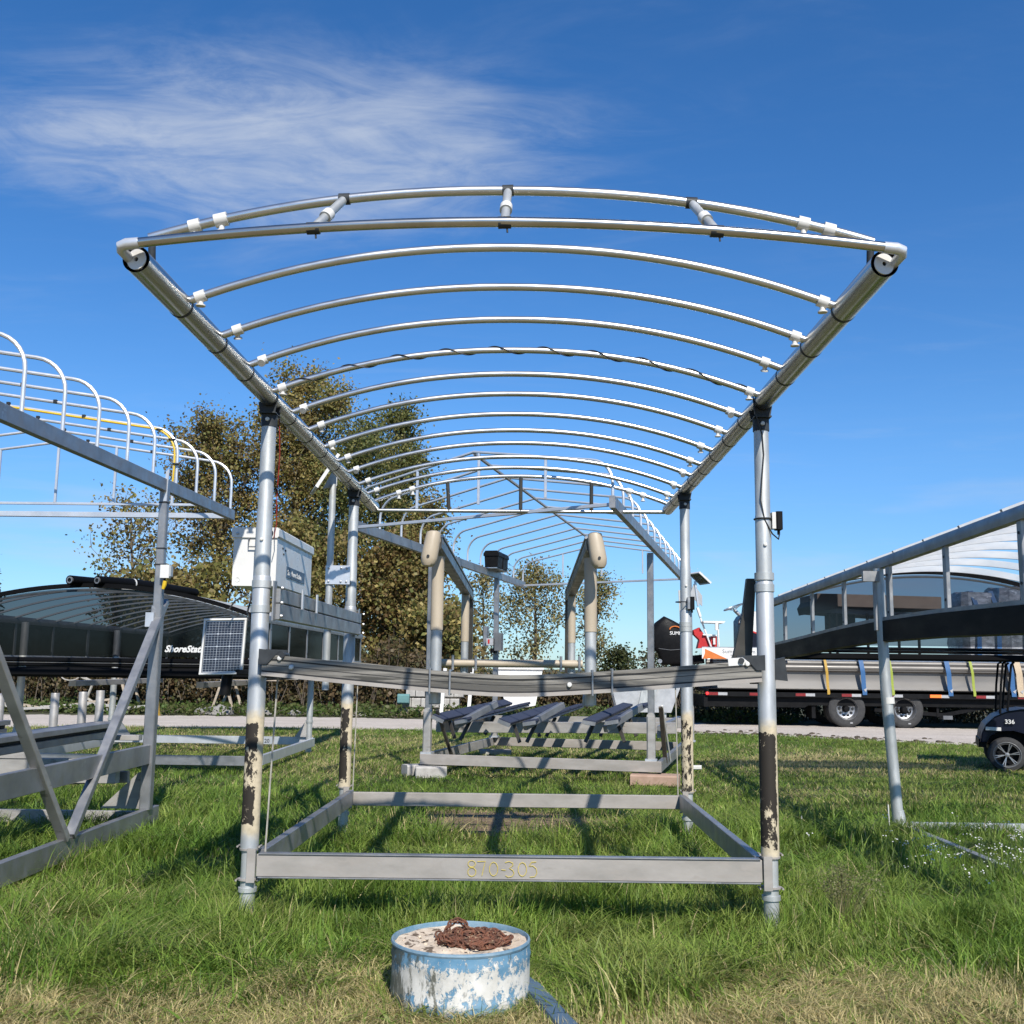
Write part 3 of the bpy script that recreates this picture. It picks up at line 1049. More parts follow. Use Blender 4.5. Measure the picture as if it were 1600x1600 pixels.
def small_boxes():
    for lab, x, y, z, sc in (('small black receiver box strapped high on the right front post', XR + .085, 6.42, 2.40, 1.0),
                             ('small black switch box clamped to the rear right post', XR + .04, 9.60, 2.09, 1.05)):
        b = thing('receiver_box', lab, 'receiver box', (x, y, z), group=None)
        MB().box((-.024, 0, 0), (.022, .06 * sc, .10 * sc)).build('back_plate', 'pvc' if sc == 1.0 else 'alu', b)
        MB().bar((.008, 0, -.055 * sc), (.008, 0, .055 * sc), .038, .075, (0, 1, 0), ch=.006).build('case', 'black', b)
        MB().tube([(.006, -.01, -.055), (.006, -.01, -.085)], .009, 8).build('cable_gland', 'black', b)
        MB().tube([(-.085 + .062 * cos(t) * .85, .055 * sin(t), .01) for t in [k * 2 * pi / 16 for k in range(16)]], .005, 6, closed=True).build('zip_tie', 'wire', b)
    w = MB()
    x = XR
    pts = [(x - .06, 6.36, 3.19), (x - .055, 6.35, 3.1), (x - .04, 6.345, 3.02), (x - .005, 6.372, 2.93), (x + .002, 6.372, 2.8), (x - .012, 6.372, 2.65), (x - .022, 6.373, 2.52),
           (x + .0, 6.372, 2.40), (x + .045, 6.375, 2.315), (x + .085, 6.39, 2.285), (x + .093, 6.40, 2.32)]
    o = w.tube(pts, .0045, 6).build('signal_cable', 'wire', None)
    tag(o, 'thin black cable running down the right front post to the receiver box', 'cable')


small_boxes()


# ------------------------------------------------------------------ drum anchor in the foreground
def drum():
    R, Hh = .317, .262
    cx, cy = -.30, 5.13
    D = thing('drum_anchor', 'cut down blue drum with peeling white paint filled with pale concrete', 'drum', (cx, cy, 0))
    m, nt, b = nodes('flaking_drum_paint')
    f1 = tex(nt, 27, 10, .78, (1, 1, .75), (1, 3, 0), .3)
    f2 = tex(nt, 4, 3, .5, (1, 1, 1.4), (5, 2, 0))
    tc = nt.nodes.new('ShaderNodeTexCoord')
    sp = nt.nodes.new('ShaderNodeSeparateXYZ')
    nt.links.new(tc.outputs['Object'], sp.inputs[0])
    z = math_(nt, 'MULTIPLY', sp.outputs['Z'], 1 / Hh)
    band = rampf(nt, z, [(.0, (.10,) * 3), (.25, (.28,) * 3), (.45, (.55,) * 3), (.70, (.40,) * 3), (.90, (.15,) * 3), (1.0, (.0,) * 3)])
    k = math_(nt, 'ADD', math_(nt, 'ADD', math_(nt, 'MULTIPLY', f1, .95), math_(nt, 'MULTIPLY', f2, .40)), math_(nt, 'MULTIPLY', math_(nt, 'SUBTRACT', band, .26), .34))
    msk = rampf(nt, k, [(.685, (0, 0, 0)), (.715, (1, 1, 1))])
    blue = rampf(nt, tex(nt, 9, 5, .6), [(.3, (.065, .185, .30)), (.7, (.17, .30, .40))])
    wht = rampf(nt, tex(nt, 16, 5, .6, (1, 1, 1), (3, 0, 1)), [(.3, (.66, .64, .59)), (.7, (.50, .48, .43))])
    c = mixc(nt, msk, blue, wht)
    # dark algae runs on the left flank
    alg = tex(nt, 16, 7, .7, (1, 1, .28), (8, 1, 2), .5)
    side = rampf(nt, math_(nt, 'MULTIPLY', sp.outputs['X'], -1.0), [(.02, (0, 0, 0)), (.30, (1, 1, 1))])
    am = rampf(nt, math_(nt, 'ADD', alg, math_(nt, 'MULTIPLY', side, .18)), [(.585, (0, 0, 0)), (.66, (1, 1, 1))])
    c = mixc(nt, math_(nt, 'MULTIPLY', am, .85), c, (.06, .062, .04))
    rst = rampf(nt, tex(nt, 26, 6, .7, (1, 1, .5), (2, 9, 4)), [(.66, (0, 0, 0)), (.72, (1, 1, 1))])
    c = mixc(nt, math_(nt, 'MULTIPLY', rst, .6), c, (.13, .075, .045))
    nt.links.new(c, b.inputs['Base Color'])
    setp(b, Roughness=.6)
    bump(nt, b, math_(nt, 'ADD', msk, math_(nt, 'MULTIPLY', f1, .5)), .5, .004)
    sh = MB().lathe([(R - .012, -.03), (R, -.02), (R, .04), (R + .003, .05), (R, .06), (R, .09), (R, .11), (R, .13), (R, .15), (R, Hh - .075), (R + .004, Hh - .06), (R, Hh - .045), (R, Hh - .012)], (0, 0, 0), (0, 0, 1), 64, caps=False)
    dv = []
    for a, b_, c_ in sh.v:
        t = atan2(b_, a)
        q = 1 + .010 * sin(2.3 * t + 9 * c_) * sin(5 * t + 1) - .022 * math.exp(-((t + 1.9) / .22) ** 2 - ((c_ - .11) / .06) ** 2)
        dv.append((a * q, b_ * q, c_))
    sh.v = dv
    sh.build('drum_shell', m, D)
    rim = surf('drum_rim_paint', (.09, .19, .27), (.22, .30, .35), 14, .6, 0, .1, (1, 1, 1), .2, 60, c3=(.16, .12, .09), s3=16, t3=.64)
    MB().lathe([(R, Hh - .014), (R + .004, Hh - .004), (R + .001, Hh + .004), (R - .006, Hh + .006), (R - .010, Hh), (R - .010, Hh - .05)], (0, 0, 0), (0, 0, 1), 64, caps=False).build('drum_rim', rim, D)
    # concrete fill with an uneven crust
    vs, fs, n, rings = [(0, 0, Hh - .012)], [], 48, 14
    rng = random.Random(3)
    for j in range(1, rings + 1):
        for i in range(n):
            a = 2 * pi * i / n
            r = (R - .011) * j / rings
            h = Hh - .016 + .010 * sin(3 * a + j) * .5 + rng.uniform(-.005, .005)
            vs.append((r * cos(a), r * sin(a), h))
    for i in range(n):
        fs.append((0, 1 + i, 1 + (i + 1) % n))
    for j in range(rings - 1):
        for i in range(n):
            k = (i + 1) % n
            fs.append((1 + j * n + i, 1 + (j + 1) * n + i, 1 + (j + 1) * n + k, 1 + j * n + k))
    fill = surf('drum_concrete', (.66, .56, .43), (.48, .38, .28), 14, .95, 0, .03, (1, 1, 1), 1.0, 55, c3=(.12, .085, .055), s3=19, t3=.55)
    MB().add(vs, fs).build('concrete_fill', fill, D)

    C = thing('rusty_chain', 'heap of rusty chain coiled on the concrete inside the drum', 'chain', (cx + .01, cy + .01, Hh - .016))
    rng = random.Random(8)
    heap = MB()

    def ring(c, d, up, lr=.019, wr=.0046):
        d, up = Vector(d).normalized(), Vector(up).normalized()
        sd = d.cross(up).normalized()
        pts = []
        for k in range(12):
            t = 2 * pi * k / 12
            pts.append(Vector(c) + d * cos(t) * lr * 1.35 + sd * sin(t) * lr * .8)
        heap.tube(pts, wr, 6, closed=True)
    prev = None
    for k in range(250):
        t = k * .42
        rr = .035 + .075 * abs(sin(t * .37)) + rng.uniform(-.02, .02)
        x = .055 + rr * 1.35 * cos(t) + rng.uniform(-.015, .015)
        y = -.015 + rr * 1.15 * sin(t) + rng.uniform(-.015, .015)
        zz = .008 + .022 * max(0, 1 - (x - .02) ** 2 / .03 - y * y / .02) * rng.random() + rng.uniform(0, .012)
        d = Vector((-sin(t) + rng.uniform(-.5, .5), cos(t) + rng.uniform(-.5, .5), rng.uniform(-.3, .3)))
        up = Vector((rng.uniform(-1, 1), rng.uniform(-1, 1), rng.uniform(.1, 1)))
        ring((x, y, zz), d, up)
    heap.build('chain_heap', 'rust', C)
    # raised loop of links
    heap = MB()
    for k in range(11):
        a = pi * k / 10
        c = (-.03 + .050 * cos(a) * -1, .06, .015 + .062 * sin(a))
        d = (sin(a), 0, cos(a))
        ring(c, d, (0, 1, 0) if k % 2 else (1, 0, .3), .014, .0045)
    heap.build('chain_loop', 'rust', C)
    grit = MB()
    for k in range(60):
        a, r = rng.uniform(0, 6.28), rng.uniform(.03, .28)
        s = rng.uniform(.004, .010)
        grit.box((r * cos(a), r * sin(a) - .03, .004), (s * 1.6, s, s), rng.uniform(0, 3))
    g = grit.build('grit', fill, C)
    g['kind'] = 'stuff'
    # flat blue strip lying in the grass by the drum
    st = MB().sweep([(-.02, 5.32, .03), (.03, 5.17, .04), (.09, 4.97, .035), (.16, 4.72, .03), (.24, 4.45, .03)], [(-.045, -.006), (.045, -.006), (.04, .014), (0, .022), (-.04, .014)])
    o = st.build('plastic_strip', 'slate')
    tag(o, 'slate blue plastic strip lying in the grass at the right of the drum', 'strip')


drum()


# ------------------------------------------------------------------ hoop canopies (left lift, and the lift behind)
def hoop_canopy(L, xa, xb, ys, zb, sh, rd, tilt=0.0, beam=(.06, .115), r=.0155, gable=(), ends=(.05, .06), y0=None, y1=None, ridge=False, zref=0.0, mat='alu_w', bmat='alu', skew=0.0, rail=True):
    """parts of a hooped canopy on two long beams; zb beam centre, sh shoulder, rd ridge height"""
    xm = (xa + xb) / 2
    zt = lambda y: (y - zref) * tilt
    y0 = ys[0] - .05 if y0 is None else y0
    y1 = ys[-1] + .05 if y1 is None else y1
    sk = lambda x: skew * (x - xa) / (xb - xa)     # the frame is racked: one beam sits ahead of the other
    for x in (xa, xb):
        MB().bar((x, y0 + sk(x), zb + zt(y0)), (x, y1 + sk(x), zb + zt(y1)), beam[0], beam[1]).build('canopy_beam', bmat, L)

    def hoop(y):
        p = []
        R = .26
        sl = math.atan2(rd - sh, xm - xa)
        for s, x in ((1, xa), (-1, xb)):
            q = [(x, y, zb + beam[1] / 2), (x, y, sh - R)]
            for k in range(1, 8):
                a = k / 7 * (pi / 2 - sl)
                q.append((x + s * R * (1 - cos(a)), y, sh - R + R * sin(a)))
            p.append(q)
        pts = p[0] + [(xm, y, rd)] + p[1][::-1]
        return [(a, b + sk(a), c + zt(y)) for a, b, c in pts]
    for y in ys:
        MB().tube(hoop(y), r, 8).build('hoop', mat, L)
    if ridge:
        MB().bar((xm, ys[0] + sk(xm), rd - .02 + zt(ys[0])), (xm, ys[-1] + sk(xm), rd - .02 + zt(ys[-1])), .03, .03).build('ridge_pole', 'alu_d', L)
    for y in (ys[0], ys[-1]):
        z = zb + zt(y)
        MB().bar((xa, y, z - .02), (xb, y + skew, z - .02), ends[0], ends[1]).build('end_bar', mat, L)
        if rail:
            MB().bar((xa + .15, y + sk(xa + .15), z + .105), (xb - .15, y + sk(xb - .15), z + .105), .025, .03).build('end_rail', mat, L)
        for f in gable:
            x = xa + (xb - xa) * f
            zz = sh + (rd - sh) * (1 - abs(x - xm) / ((xb - xa) / 2)) + zt(y) - .015
            MB().bar((x, y + sk(x), z + .11), (x, y + sk(x), zz), .028, .028, (0, 1, 0)).build('gable_strut', mat, L)
    return hoop


def left_lift():
    L = thing('boat_lift', 'square tube aluminium lift on the left with white hooped canopy and yellow cord', 'boat lift', (-5.2, 8.0, 0), world=True)
    ys = [5.0 + .62 * k for k in range(12)] if False else [11.93 - .628 * k for k in range(12)][::-1]
    hoop = hoop_canopy(L, -7.16, -3.42, ys, 3.085, 3.70, 3.93, .0185, gable=(.28, .46, .64, .82), y1=12.02, zref=6.6)
    # little bolts on hoops
    b = MB()
    for y in ys[5:]:
        b.box((-5.1, y - .02, 3.92 + (y - 6.6) * .0185), (.03, .03, .03))
        b.box((-4.35, y - .02, 3.80 + (y - 6.6) * .0185), (.03, .03, .03))
    b.build('hoop_bolt', 'wire', L)
    for x in (-3.42, -7.12):
        MB().bar((x, 5.2, .13), (x, 10.02, .125), .06, .16).build('side_rail', 'alu', L)
        MB().bar((x, 5.2, .685), (x, 9.72, .685), .05, .17).build('upper_rail', 'alu', L)
        for y in (9.76, 6.0):
            p = MB().bar((x, y, .2), (x, y, 2.02), .095, .095, (0, 1, 0), ch=.008).build('post', 'alu', L)
            MB().bar((x, y, 2.0), (x, y, 3.06 + (y - 6.6) * .0185), .075, .075, (0, 1, 0), ch=.008).build('inner_post', 'alu', p)
            c = MB()
            for z in (2.98, 2.55, 2.40):
                c.bar((x, y, z - .006), (x, y, z + .006), .084, .084, (0, 1, 0), ch=.01)
            c.build('wire_band', 'wire', p)
            MB().box((x - .045, y - .05, 1.89), (.075, .06, .13)).build('pulley_box', 'alu_w', p)
            MB().prism([(x + .034, y - .045, 2.99), (x + .044, y - .045, 3.3), (x + .014, y - .045, 3.27), (x + .004, y - .045, 2.99)], (0, .012, 0)).build('strap_plate', 'alu_w', p)
            MB().prism([(x - .05, y + .02, .20), (x - .05, y + .02, .52), (x - .09, y + .02, .52), (x - .42, y + .02, .20)], (0, .012, 0)).build('gusset', 'alu_d', p)
        o = .012
        MB().bar((x + o, 9.90, 2.07), (x + o, 8.14, .21), .055, .075, (1, 0, 0)).build('brace', 'alu', L)
        MB().bar((x + o, 6.30, 2.07), (x + o, 8.04, .21), .055, .075, (1, 0, 0)).build('brace', 'alu_d', L)
    MB().bar((-7.1, 10.0, .075), (-3.46, 10.0, .075), .06, .15).build('base_rail', 'alu_d', L)
    MB().bar((-7.1, 5.3, .075), (-3.46, 5.3, .075), .06, .15).build('base_rail', 'alu_d', L)
    # lifting cradle: cross channels, bunks, guide rollers
    for y in (9.25, 6.6):
        MB().bar((-7.1, y, .58), (-3.5, y, .58), .10, .20).build('cradle_beam', 'alu_d', L)
        for x in (-6.3, -5.2, -4.35):
            MB().prism([(x - .16, y - .06, .68), (x + .16, y - .06, .68), (x + .05, y - .06, .86), (x - .05, y - .06, .86)], (0, .12, 0)).build('bunk_bracket', 'alu_d', L)
    for x in (-3.95, -5.0, -6.4):
        bk = MB().bar((x, 5.4, .925), (x, 10.15, .925), .22, .045).build('bunk', 'alu', L)
        MB().bar((x, 5.4, .885), (x, 10.15, .885), .12, .03).build('bunk_groove', 'groove_shade', bk)
        MB().bar((x, 5.4, .84), (x, 10.15, .84), .16, .06).build('bunk_flange', 'alu', bk)
    for x, y, zt in ((-4.55, 10.3, 1.20), (-4.28, 10.3, 1.215), (-4.115, 10.3, 1.23), (-5.08, 10.3, 1.19)):
        MB().lathe([(.026, 0), (.030, .0), (.039, .004), (.039, .42), (.037, .425), (.028, .425), (.028, .38), (.0001, .38)], (x, y, zt - .425), (0, 0, 1), 20).build('guide_roller', 'alu_d', L)
    MB().bar((-5.4, 10.3, .79), (-3.7, 10.3, .79), .10, .05).build('roller_rail', 'alu_d', L)
    MB().bar((-3.46, 9.4, .52), (-7.1, 9.4, .36), .05, .10).build('cross_brace', 'alu', L)
    # yellow cord tied along one hoop
    y = ys[-4]
    hp = hoop(y)
    right = [q for q in hp if q[0] > -5.3][::-1]
    pts = [(-3.52, y - .02, 3.10), (-3.44, y - .028, 3.24), (-3.435, y - .03, 3.4)] + [(a - .02, b - .022, c - .012) for a, b, c in right[1:]]
    o = MB().tube(pts, .010, 8).build('yellow_cord', 'yellow', None)
    tag(o, 'yellow power cord tied along one white canopy hoop of the left lift', 'cord')
    t = MB()
    for i in (2, 6, 9):
        p = pts[i]
        t.tube([(p[0] + .01, p[1] + .01, p[2] - .006), (p[0] + .01, p[1] + .01, p[2] + .006)], .034, 10)
    t.build('cord_tie', 'wire', o)
    k = thing('switch_box', 'small white switch box with yellow plug on the left lift post', 'switch box', (-3.345, 9.69, 2.33))
    MB().bar((0, 0, -.06), (0, 0, .06), .085, .07, (0, 1, 0), ch=.005).build('case', 'white', k)
    MB().bar((.05, 0, -.045), (.05, 0, .05), .02, .06, (0, 1, 0)).build('side_bracket', 'galv', k)
    MB().tube([(-.005, 0, -.06), (-.005, 0, -.085)], .012, 8).build('cable_gland', 'black', k)
    MB().tube([(.0, 0, -.085), (-.004, 0, -.12), (-.015, 0, -.16)], [.018, .02, .014], 8).build('plug', 'yellow', k)


left_lift()


def back_lift():
    a = radians(12.5)
    L = thing('boat_lift', 'lift behind the middle one, on concrete blocks with dark blue bunk boards and hoops', 'boat lift', (-1.5, 14.9, 0), -a)
    ys = [-2.7 + .80 * k for k in range(12)]
    hoop_canopy(L, .05, 3.25, ys, 3.11, 3.56, 3.80, 0, beam=(.06, .12), r=.0155, gable=(.27, .52, .77), ends=(.03, .035), ridge=True, y1=6.2, zref=0, mat='alu_w', skew=-1.3, rail=False)
    MB().bar((.03, 0, .24), (3.32, 0, .24), .06, .14).build('base_rail', 'alu_rail', L)
    MB().bar((.1, 3.85, .24), (3.22, 3.85, .24), .06, .14).build('base_rail', 'alu_rail', L)
    MB().bar((.06, .04, .24), (.06, 3.95, .24), .06, .14).build('side_rail', 'alu_d', L)
    MB().bar((3.29, .04, .24), (3.29, 3.95, .24), .06, .14).build('side_rail', 'alu', L)
    for x, y in ((.1, .06), (3.18, .06), (.1, 3.8), (3.42, 4.05)):
        p = MB().bar((x, y, .30), (x, y, .88), .11, .11, (0, 1, 0), ch=.02)
        p.tube([(x, y - .04, .88), (x, y + .04, .88)], .052, 16)
        po = p.build('post', 'alu_d', L)
        MB().bar((x, y + .03, .5), (x, y + .03, 3.05), .085, .075, (0, 1, 0), ch=.008).build('inner_post', 'alu', po)
        MB().bar((x, y, .31), (x, y, .335), .15, .14, (0, 1, 0)).build('foot_plate', 'alu_w', po)
    MB().bar((3.30, .18, 1.0), (3.30, .75, .24), .035, .06, (1, 0, 0)).build('cable_arm', 'bark', L)
    MB().tube([(3.32, .16, 1.02), (3.36, .85, .25)], .014, 6).build('hoist_cable', 'pvc', L)
    MB().bar((3.36, 2.9, 2.75), (3.44, 3.3, .3), .06, .10, (0, 1, 0)).build('brace', 'white', L)
    MB().bar((.22, .1, .9), (.34, .5, .22), .04, .05, (0, 1, 0)).build('brace', 'bronze', L)
    for y in (1.2, 3.1):
        MB().bar((-.02, y, .61 if y < 2 else .63), (3.42, y, .68 if y < 2 else .66), .09, .155).build('cradle_beam', 'alu_d', L)
    for x in (.12, 3.25):
        MB().bar((x, .5, .66), (x, 3.7, .66), .07, .16).build('cradle_side', 'alu', L)
    for x, t, zz in ((.26, 22, .80), (.58, -12, .775), (1.20, 20, .77), (1.54, -10, .775), (2.36, 8, .80), (2.66, -10, .815)):
        th = radians(t)
        up = Vector((sin(th), 0, cos(th)))
        b = MB().bar((x, .04, zz), (x, 4.1, zz + .10), .175, .042, up, ch=.008).build('bunk_board', 'navy', L)
        MB().bar(Vector((x, .03, zz)) - up * .022, Vector((x, .05, zz)) - up * .022, .18, .05, up).build('end_plate', 'alu', b)
        MB().bar(Vector((x, .06, zz)) - up * .038, Vector((x, 4.1, zz + .10)) - up * .038, .12, .03, up).build('board_rail', 'alu', b)
        for y in (.55, 1.9):
            MB().bar((x, y, zz - .02), (x + (.12 if t > 0 else -.12) * (-1 if x > 2 else 1), y - .1, zz - .30), .05, .03, (0, 1, 0)).build('board_bracket', 'bronze', b)
    for x in (.78, 1.75, 2.85):
        MB().bar((x - .28, .1, .70), (x + .12, .75, .98), .07, .09).build('bunk_arm', 'alu', L)
    ct = MB()
    ct.box((-.06, 3.76, 2.03), (.06, .14, .34))
    ct.build('winch_plate', 'alu', L)
    w = thing('winch_motor', 'grey winch drive box with small display on the rear post behind the middle lift', 'winch', (-.52, 18.45, 1.92), -a)
    MB().bar((0, 0, -.14), (0, 0, .16), .12, .16, (0, 1, 0)).build('drive_case', 'grey', w)
    MB().bar((-.14, -.04, -.05), (-.14, -.04, .07), .12, .1, (0, 1, 0)).build('display_box', 'greyp', w)
    MB().box((-.155, -.093, .015), (.03, .006, .07)).build('display_mark', 'red', w)
    MB().lathe([(.0001, 0), (.05, 0), (.05, .08), (.0001, .08)], (-.1, 0, -.18), (0, 0, 1), 12).build('motor_can', 'black', w)
    sh = thing('battery_shelf', 'narrow metal shelf on the canopy beam of the lift behind', 'shelf', (-.60, 18.35, 3.17), -a)
    for k in range(3):
        MB().bar((-.12 + .10 * k, -.35, 0), (-.12 + .10 * k, .45, 0), .08, .018).build('shelf_slat', 'alu', sh)
    f = MB()
    f.bar((-.17, -.36, .005), (.13, -.36, .005), .02, .03)
    f.bar((-.17, .46, .005), (.13, .46, .005), .02, .03)
    f.build('shelf_edge', 'alu_w', sh)
    for k, lab in enumerate(('front black battery box on the shelf of the canopy beam behind', 'rear black battery box on the canopy beam shelf, half hidden by the front one')):
        q = thing('battery_box', lab, 'battery box', (-.62 + .085 * k, 18.12 + .42 * k, 3.18), -a, 'battery boxes on the shelf')
        MB().prism([(-.11, -.15, 0), (.11, -.15, 0), (.12, -.16, .20), (-.12, -.16, .20)], (0, .32, 0)).build('case', 'black', q)
        MB().prism([(-.135, -.175, .19), (.135, -.175, .19), (.135, -.175, .235), (.10, -.175, .28), (-.10, -.175, .28), (-.135, -.175, .235)], (0, .35, 0)).build('lid', 'black', q)
    # blocks under the near corners
    for lab, loc, rz, d, m in (('pale concrete block in front under the left corner of the rear lift', (-1.31, 14.75, .075), .12, (.42, .22, .165), 'concrete'),
                               ('pale concrete block behind, half hidden under the left corner of the rear lift', (-1.55, 14.98, .08), .5, (.32, .22, .16), 'concrete'),
                               ('flat brown paver under the right corner of the rear lift', (1.66, 14.17, .075), -.2, (.62, .34, .15), 'brick'),
                               ('low concrete block under the far left corner of the rear lift', (-.55, 18.5, .05), .2, (.5, .3, .12), 'concrete')):
        b = MB()
        x, y, z = d
        b.bar((-x / 2, 0, 0), (x / 2, 0, 0), y, z, ch=.02)
        o = b.build('support_block', m, None)
        o.location = loc
        o.rotation_euler = (0, 0, rz)
        tag(o, lab, 'block', 'blocks under the rear lift')
    P = thing('solar_panel', 'small tilted solar panel on a bracket right of the rear right post', 'solar panel', (2.42, 15.3, 2.55), world=True)
    solar_face(P, (2.45, 15.3, 2.80), .30, .24, (.35, -.9, 0), (-.72, -.25, .62), 6, 10, .02)
    MB().bar((2.42, 15.3, 2.4), (2.38, 15.3, 2.76), .03, .03, (0, 1, 0)).build('mount_pole', 'alu_w', P)
    MB().prism([(2.30, 15.3, 2.55), (2.48, 15.3, 2.40), (2.48, 15.3, 2.55), (2.36, 15.3, 2.72)], (0, .02, 0)).build('mount_plate', 'greyp', P)


back_lift()


# ------------------------------------------------------------------ arched canopies with smoked ends
def arched_lift(L, X0, X1, Y0, Y1, eave, rise, sill, skirt, gable_y, bows, struts, tilt=0.0, zr=0.0, side_pane=False, cover=(), pane='pane', bowp=(.020, .044), bend=None):
    xm, hw = (X0 + X1) / 2, (X1 - X0) / 2
    zt = lambda y: (zr - y) * tilt
    dz = (lambda y: float(np.interp(y, [b[0] for b in bend], [b[1] for b in bend]))) if bend else (lambda y: 0.0)
    sy = [Y0 + (Y1 - Y0) * k / 24 for k in range(25)] if bend else [Y0, Y1]
    az = lambda x, y: eave + rise * (1 - ((x - xm) / hw) ** 2) + zt(y)
    N = 28
    for x, s in ((X0, 1), (X1, -1)):
        MB().sweep([(x, Y0, eave + zt(Y0)), (x, Y1, eave + zt(Y1))],
                   [(-.035, -.055), (.035, -.055), (.04, -.02), (.04, .015), (.028, .045), (.0, .055), (-.028, .045), (-.04, .015), (-.04, -.02)]).build('eave_rail', 'alu', L)
        MB().sweep([(x, y, sill + zt(y) + dz(y)) for y in sy], [(-.025, -.017), (.025, -.017), (.025, .017), (-.025, .017)]).build('sill_rail', 'alu', L)
        MB().sweep([(x - s * .015, y, (sill + skirt) / 2 - .01 + zt(y) + dz(y)) for y in sy],
                   [(-.02, -(sill - skirt) / 2), (.05, -(sill - skirt) / 2 - .01), (.06, -(sill - skirt) / 4), (.02, (sill - skirt) / 2 - .01), (-.02, (sill - skirt) / 2 - .01)]).build('skirt', 'skirt', L)
        for k, y in enumerate(struts):
            w = .068 if k % 3 != 0 else .10
            st = MB().bar((x, y, sill + .015 + zt(y) + dz(y)), (x, y, eave - .05 + zt(y)), .035, w, (0, 1, 0)).build('side_strut', 'alu', L)
            h = MB()
            for z in (sill + .1, eave - .14):
                h.lathe([(.0001, 0), (.012, 0), (.012, .004), (.0001, .004)], (x + s * -.019, y, z + zt(y)), (-s, 0, 0), 8)
            h.build('strut_bolt', 'wire', st)
        if side_pane:
            MB().prism([(x, Y0 + .1, sill + zt(Y0)), (x, Y1 - .05, sill + zt(Y1)), (x, Y1 - .05, eave - .05 + zt(Y1)), (x, Y0 + .1, eave - .05 + zt(Y0))], (.006, 0, 0)).build('side_pane', 'pane_side', L)
    xs = [X0 + (X1 - X0) * k / N for k in range(N + 1)]
    bm = MB().sweep([(x - xm, 0, az(x, zr) - eave) for x in xs], [(-bowp[0], -bowp[1]), (bowp[0], -bowp[1]), (bowp[0], bowp[1]), (-bowp[0], bowp[1])], (0, 0, 1)).mesh('roof_bow', 'strip')
    off = root_off(L) or (0, 0, 0)
    for y in bows:
        o = link('roof_bow', bm, L)
        o.location = (xm - off[0], y - off[1], eave + .03 + zt(y) - off[2])
    for a, b in cover:
        vs, fs = [], []
        for j, y in enumerate((a, b)):
            for x in xs:
                vs.append((x, y, az(x, y) + .048))
        n = len(xs)
        fs = [(i, i + 1, n + i + 1, n + i) for i in range(n - 1)]
        vs2 = [(p[0], p[1], p[2] + .004) for p in vs]
        MB().add(vs, fs).add(vs2, fs).build('roof_sheet', 'skirt', L)
    for y in gable_y:
        e = zt(y)
        d = .05
        arch = MB().sweep([(x, y, az(x, y) + .015) for x in xs], [(-.03, -.028), (.03, -.028), (.03, .028), (-.03, .028)]).build('gable_arch', 'skirt', L)
        MB().sweep([(x, y - .03, az(x, y) - .055) for x in xs], [(-.012, -.012), (.012, -.012), (.012, .012), (-.012, .012)]).build('arch_bead', 'dark', arch)
        vs = [(x, y, sill + e) for x in xs] + [(x, y, az(x, y) - .02) for x in xs]
        n = len(xs)
        fs = [(i, i + 1, n + i + 1, n + i) for i in range(n - 1)]
        MB().add(vs, fs).build('gable_pane', pane, L)
        h = sill - skirt
        for k, (z0, z1, yy) in enumerate(((sill - .02, sill - h * .30, .0), (sill - h * .33, sill - h * .50, .02), (sill - h * .54, skirt, -.02))):
            MB().sweep([(X0, y + yy, (z0 + z1) / 2 + e), (X1, y + yy, (z0 + z1) / 2 + e)],
                       [(-.02, -(z0 - z1) / 2), (.02, -(z0 - z1) / 2), (.045, -(z0 - z1) / 4), (.045, (z0 - z1) / 4), (.02, (z0 - z1) / 2), (-.02, (z0 - z1) / 2)]).build('gable_skirt', 'skirt', L)
        MB().bar((X0, y - .01, sill - h * .315 + e), (X1, y - .01, sill - h * .315 + e), .03, .006).build('skirt_bead', 'alu_d', L)
        for x in (X0 + hw * .7, X0 + hw * 1.3):
            pass
    return az


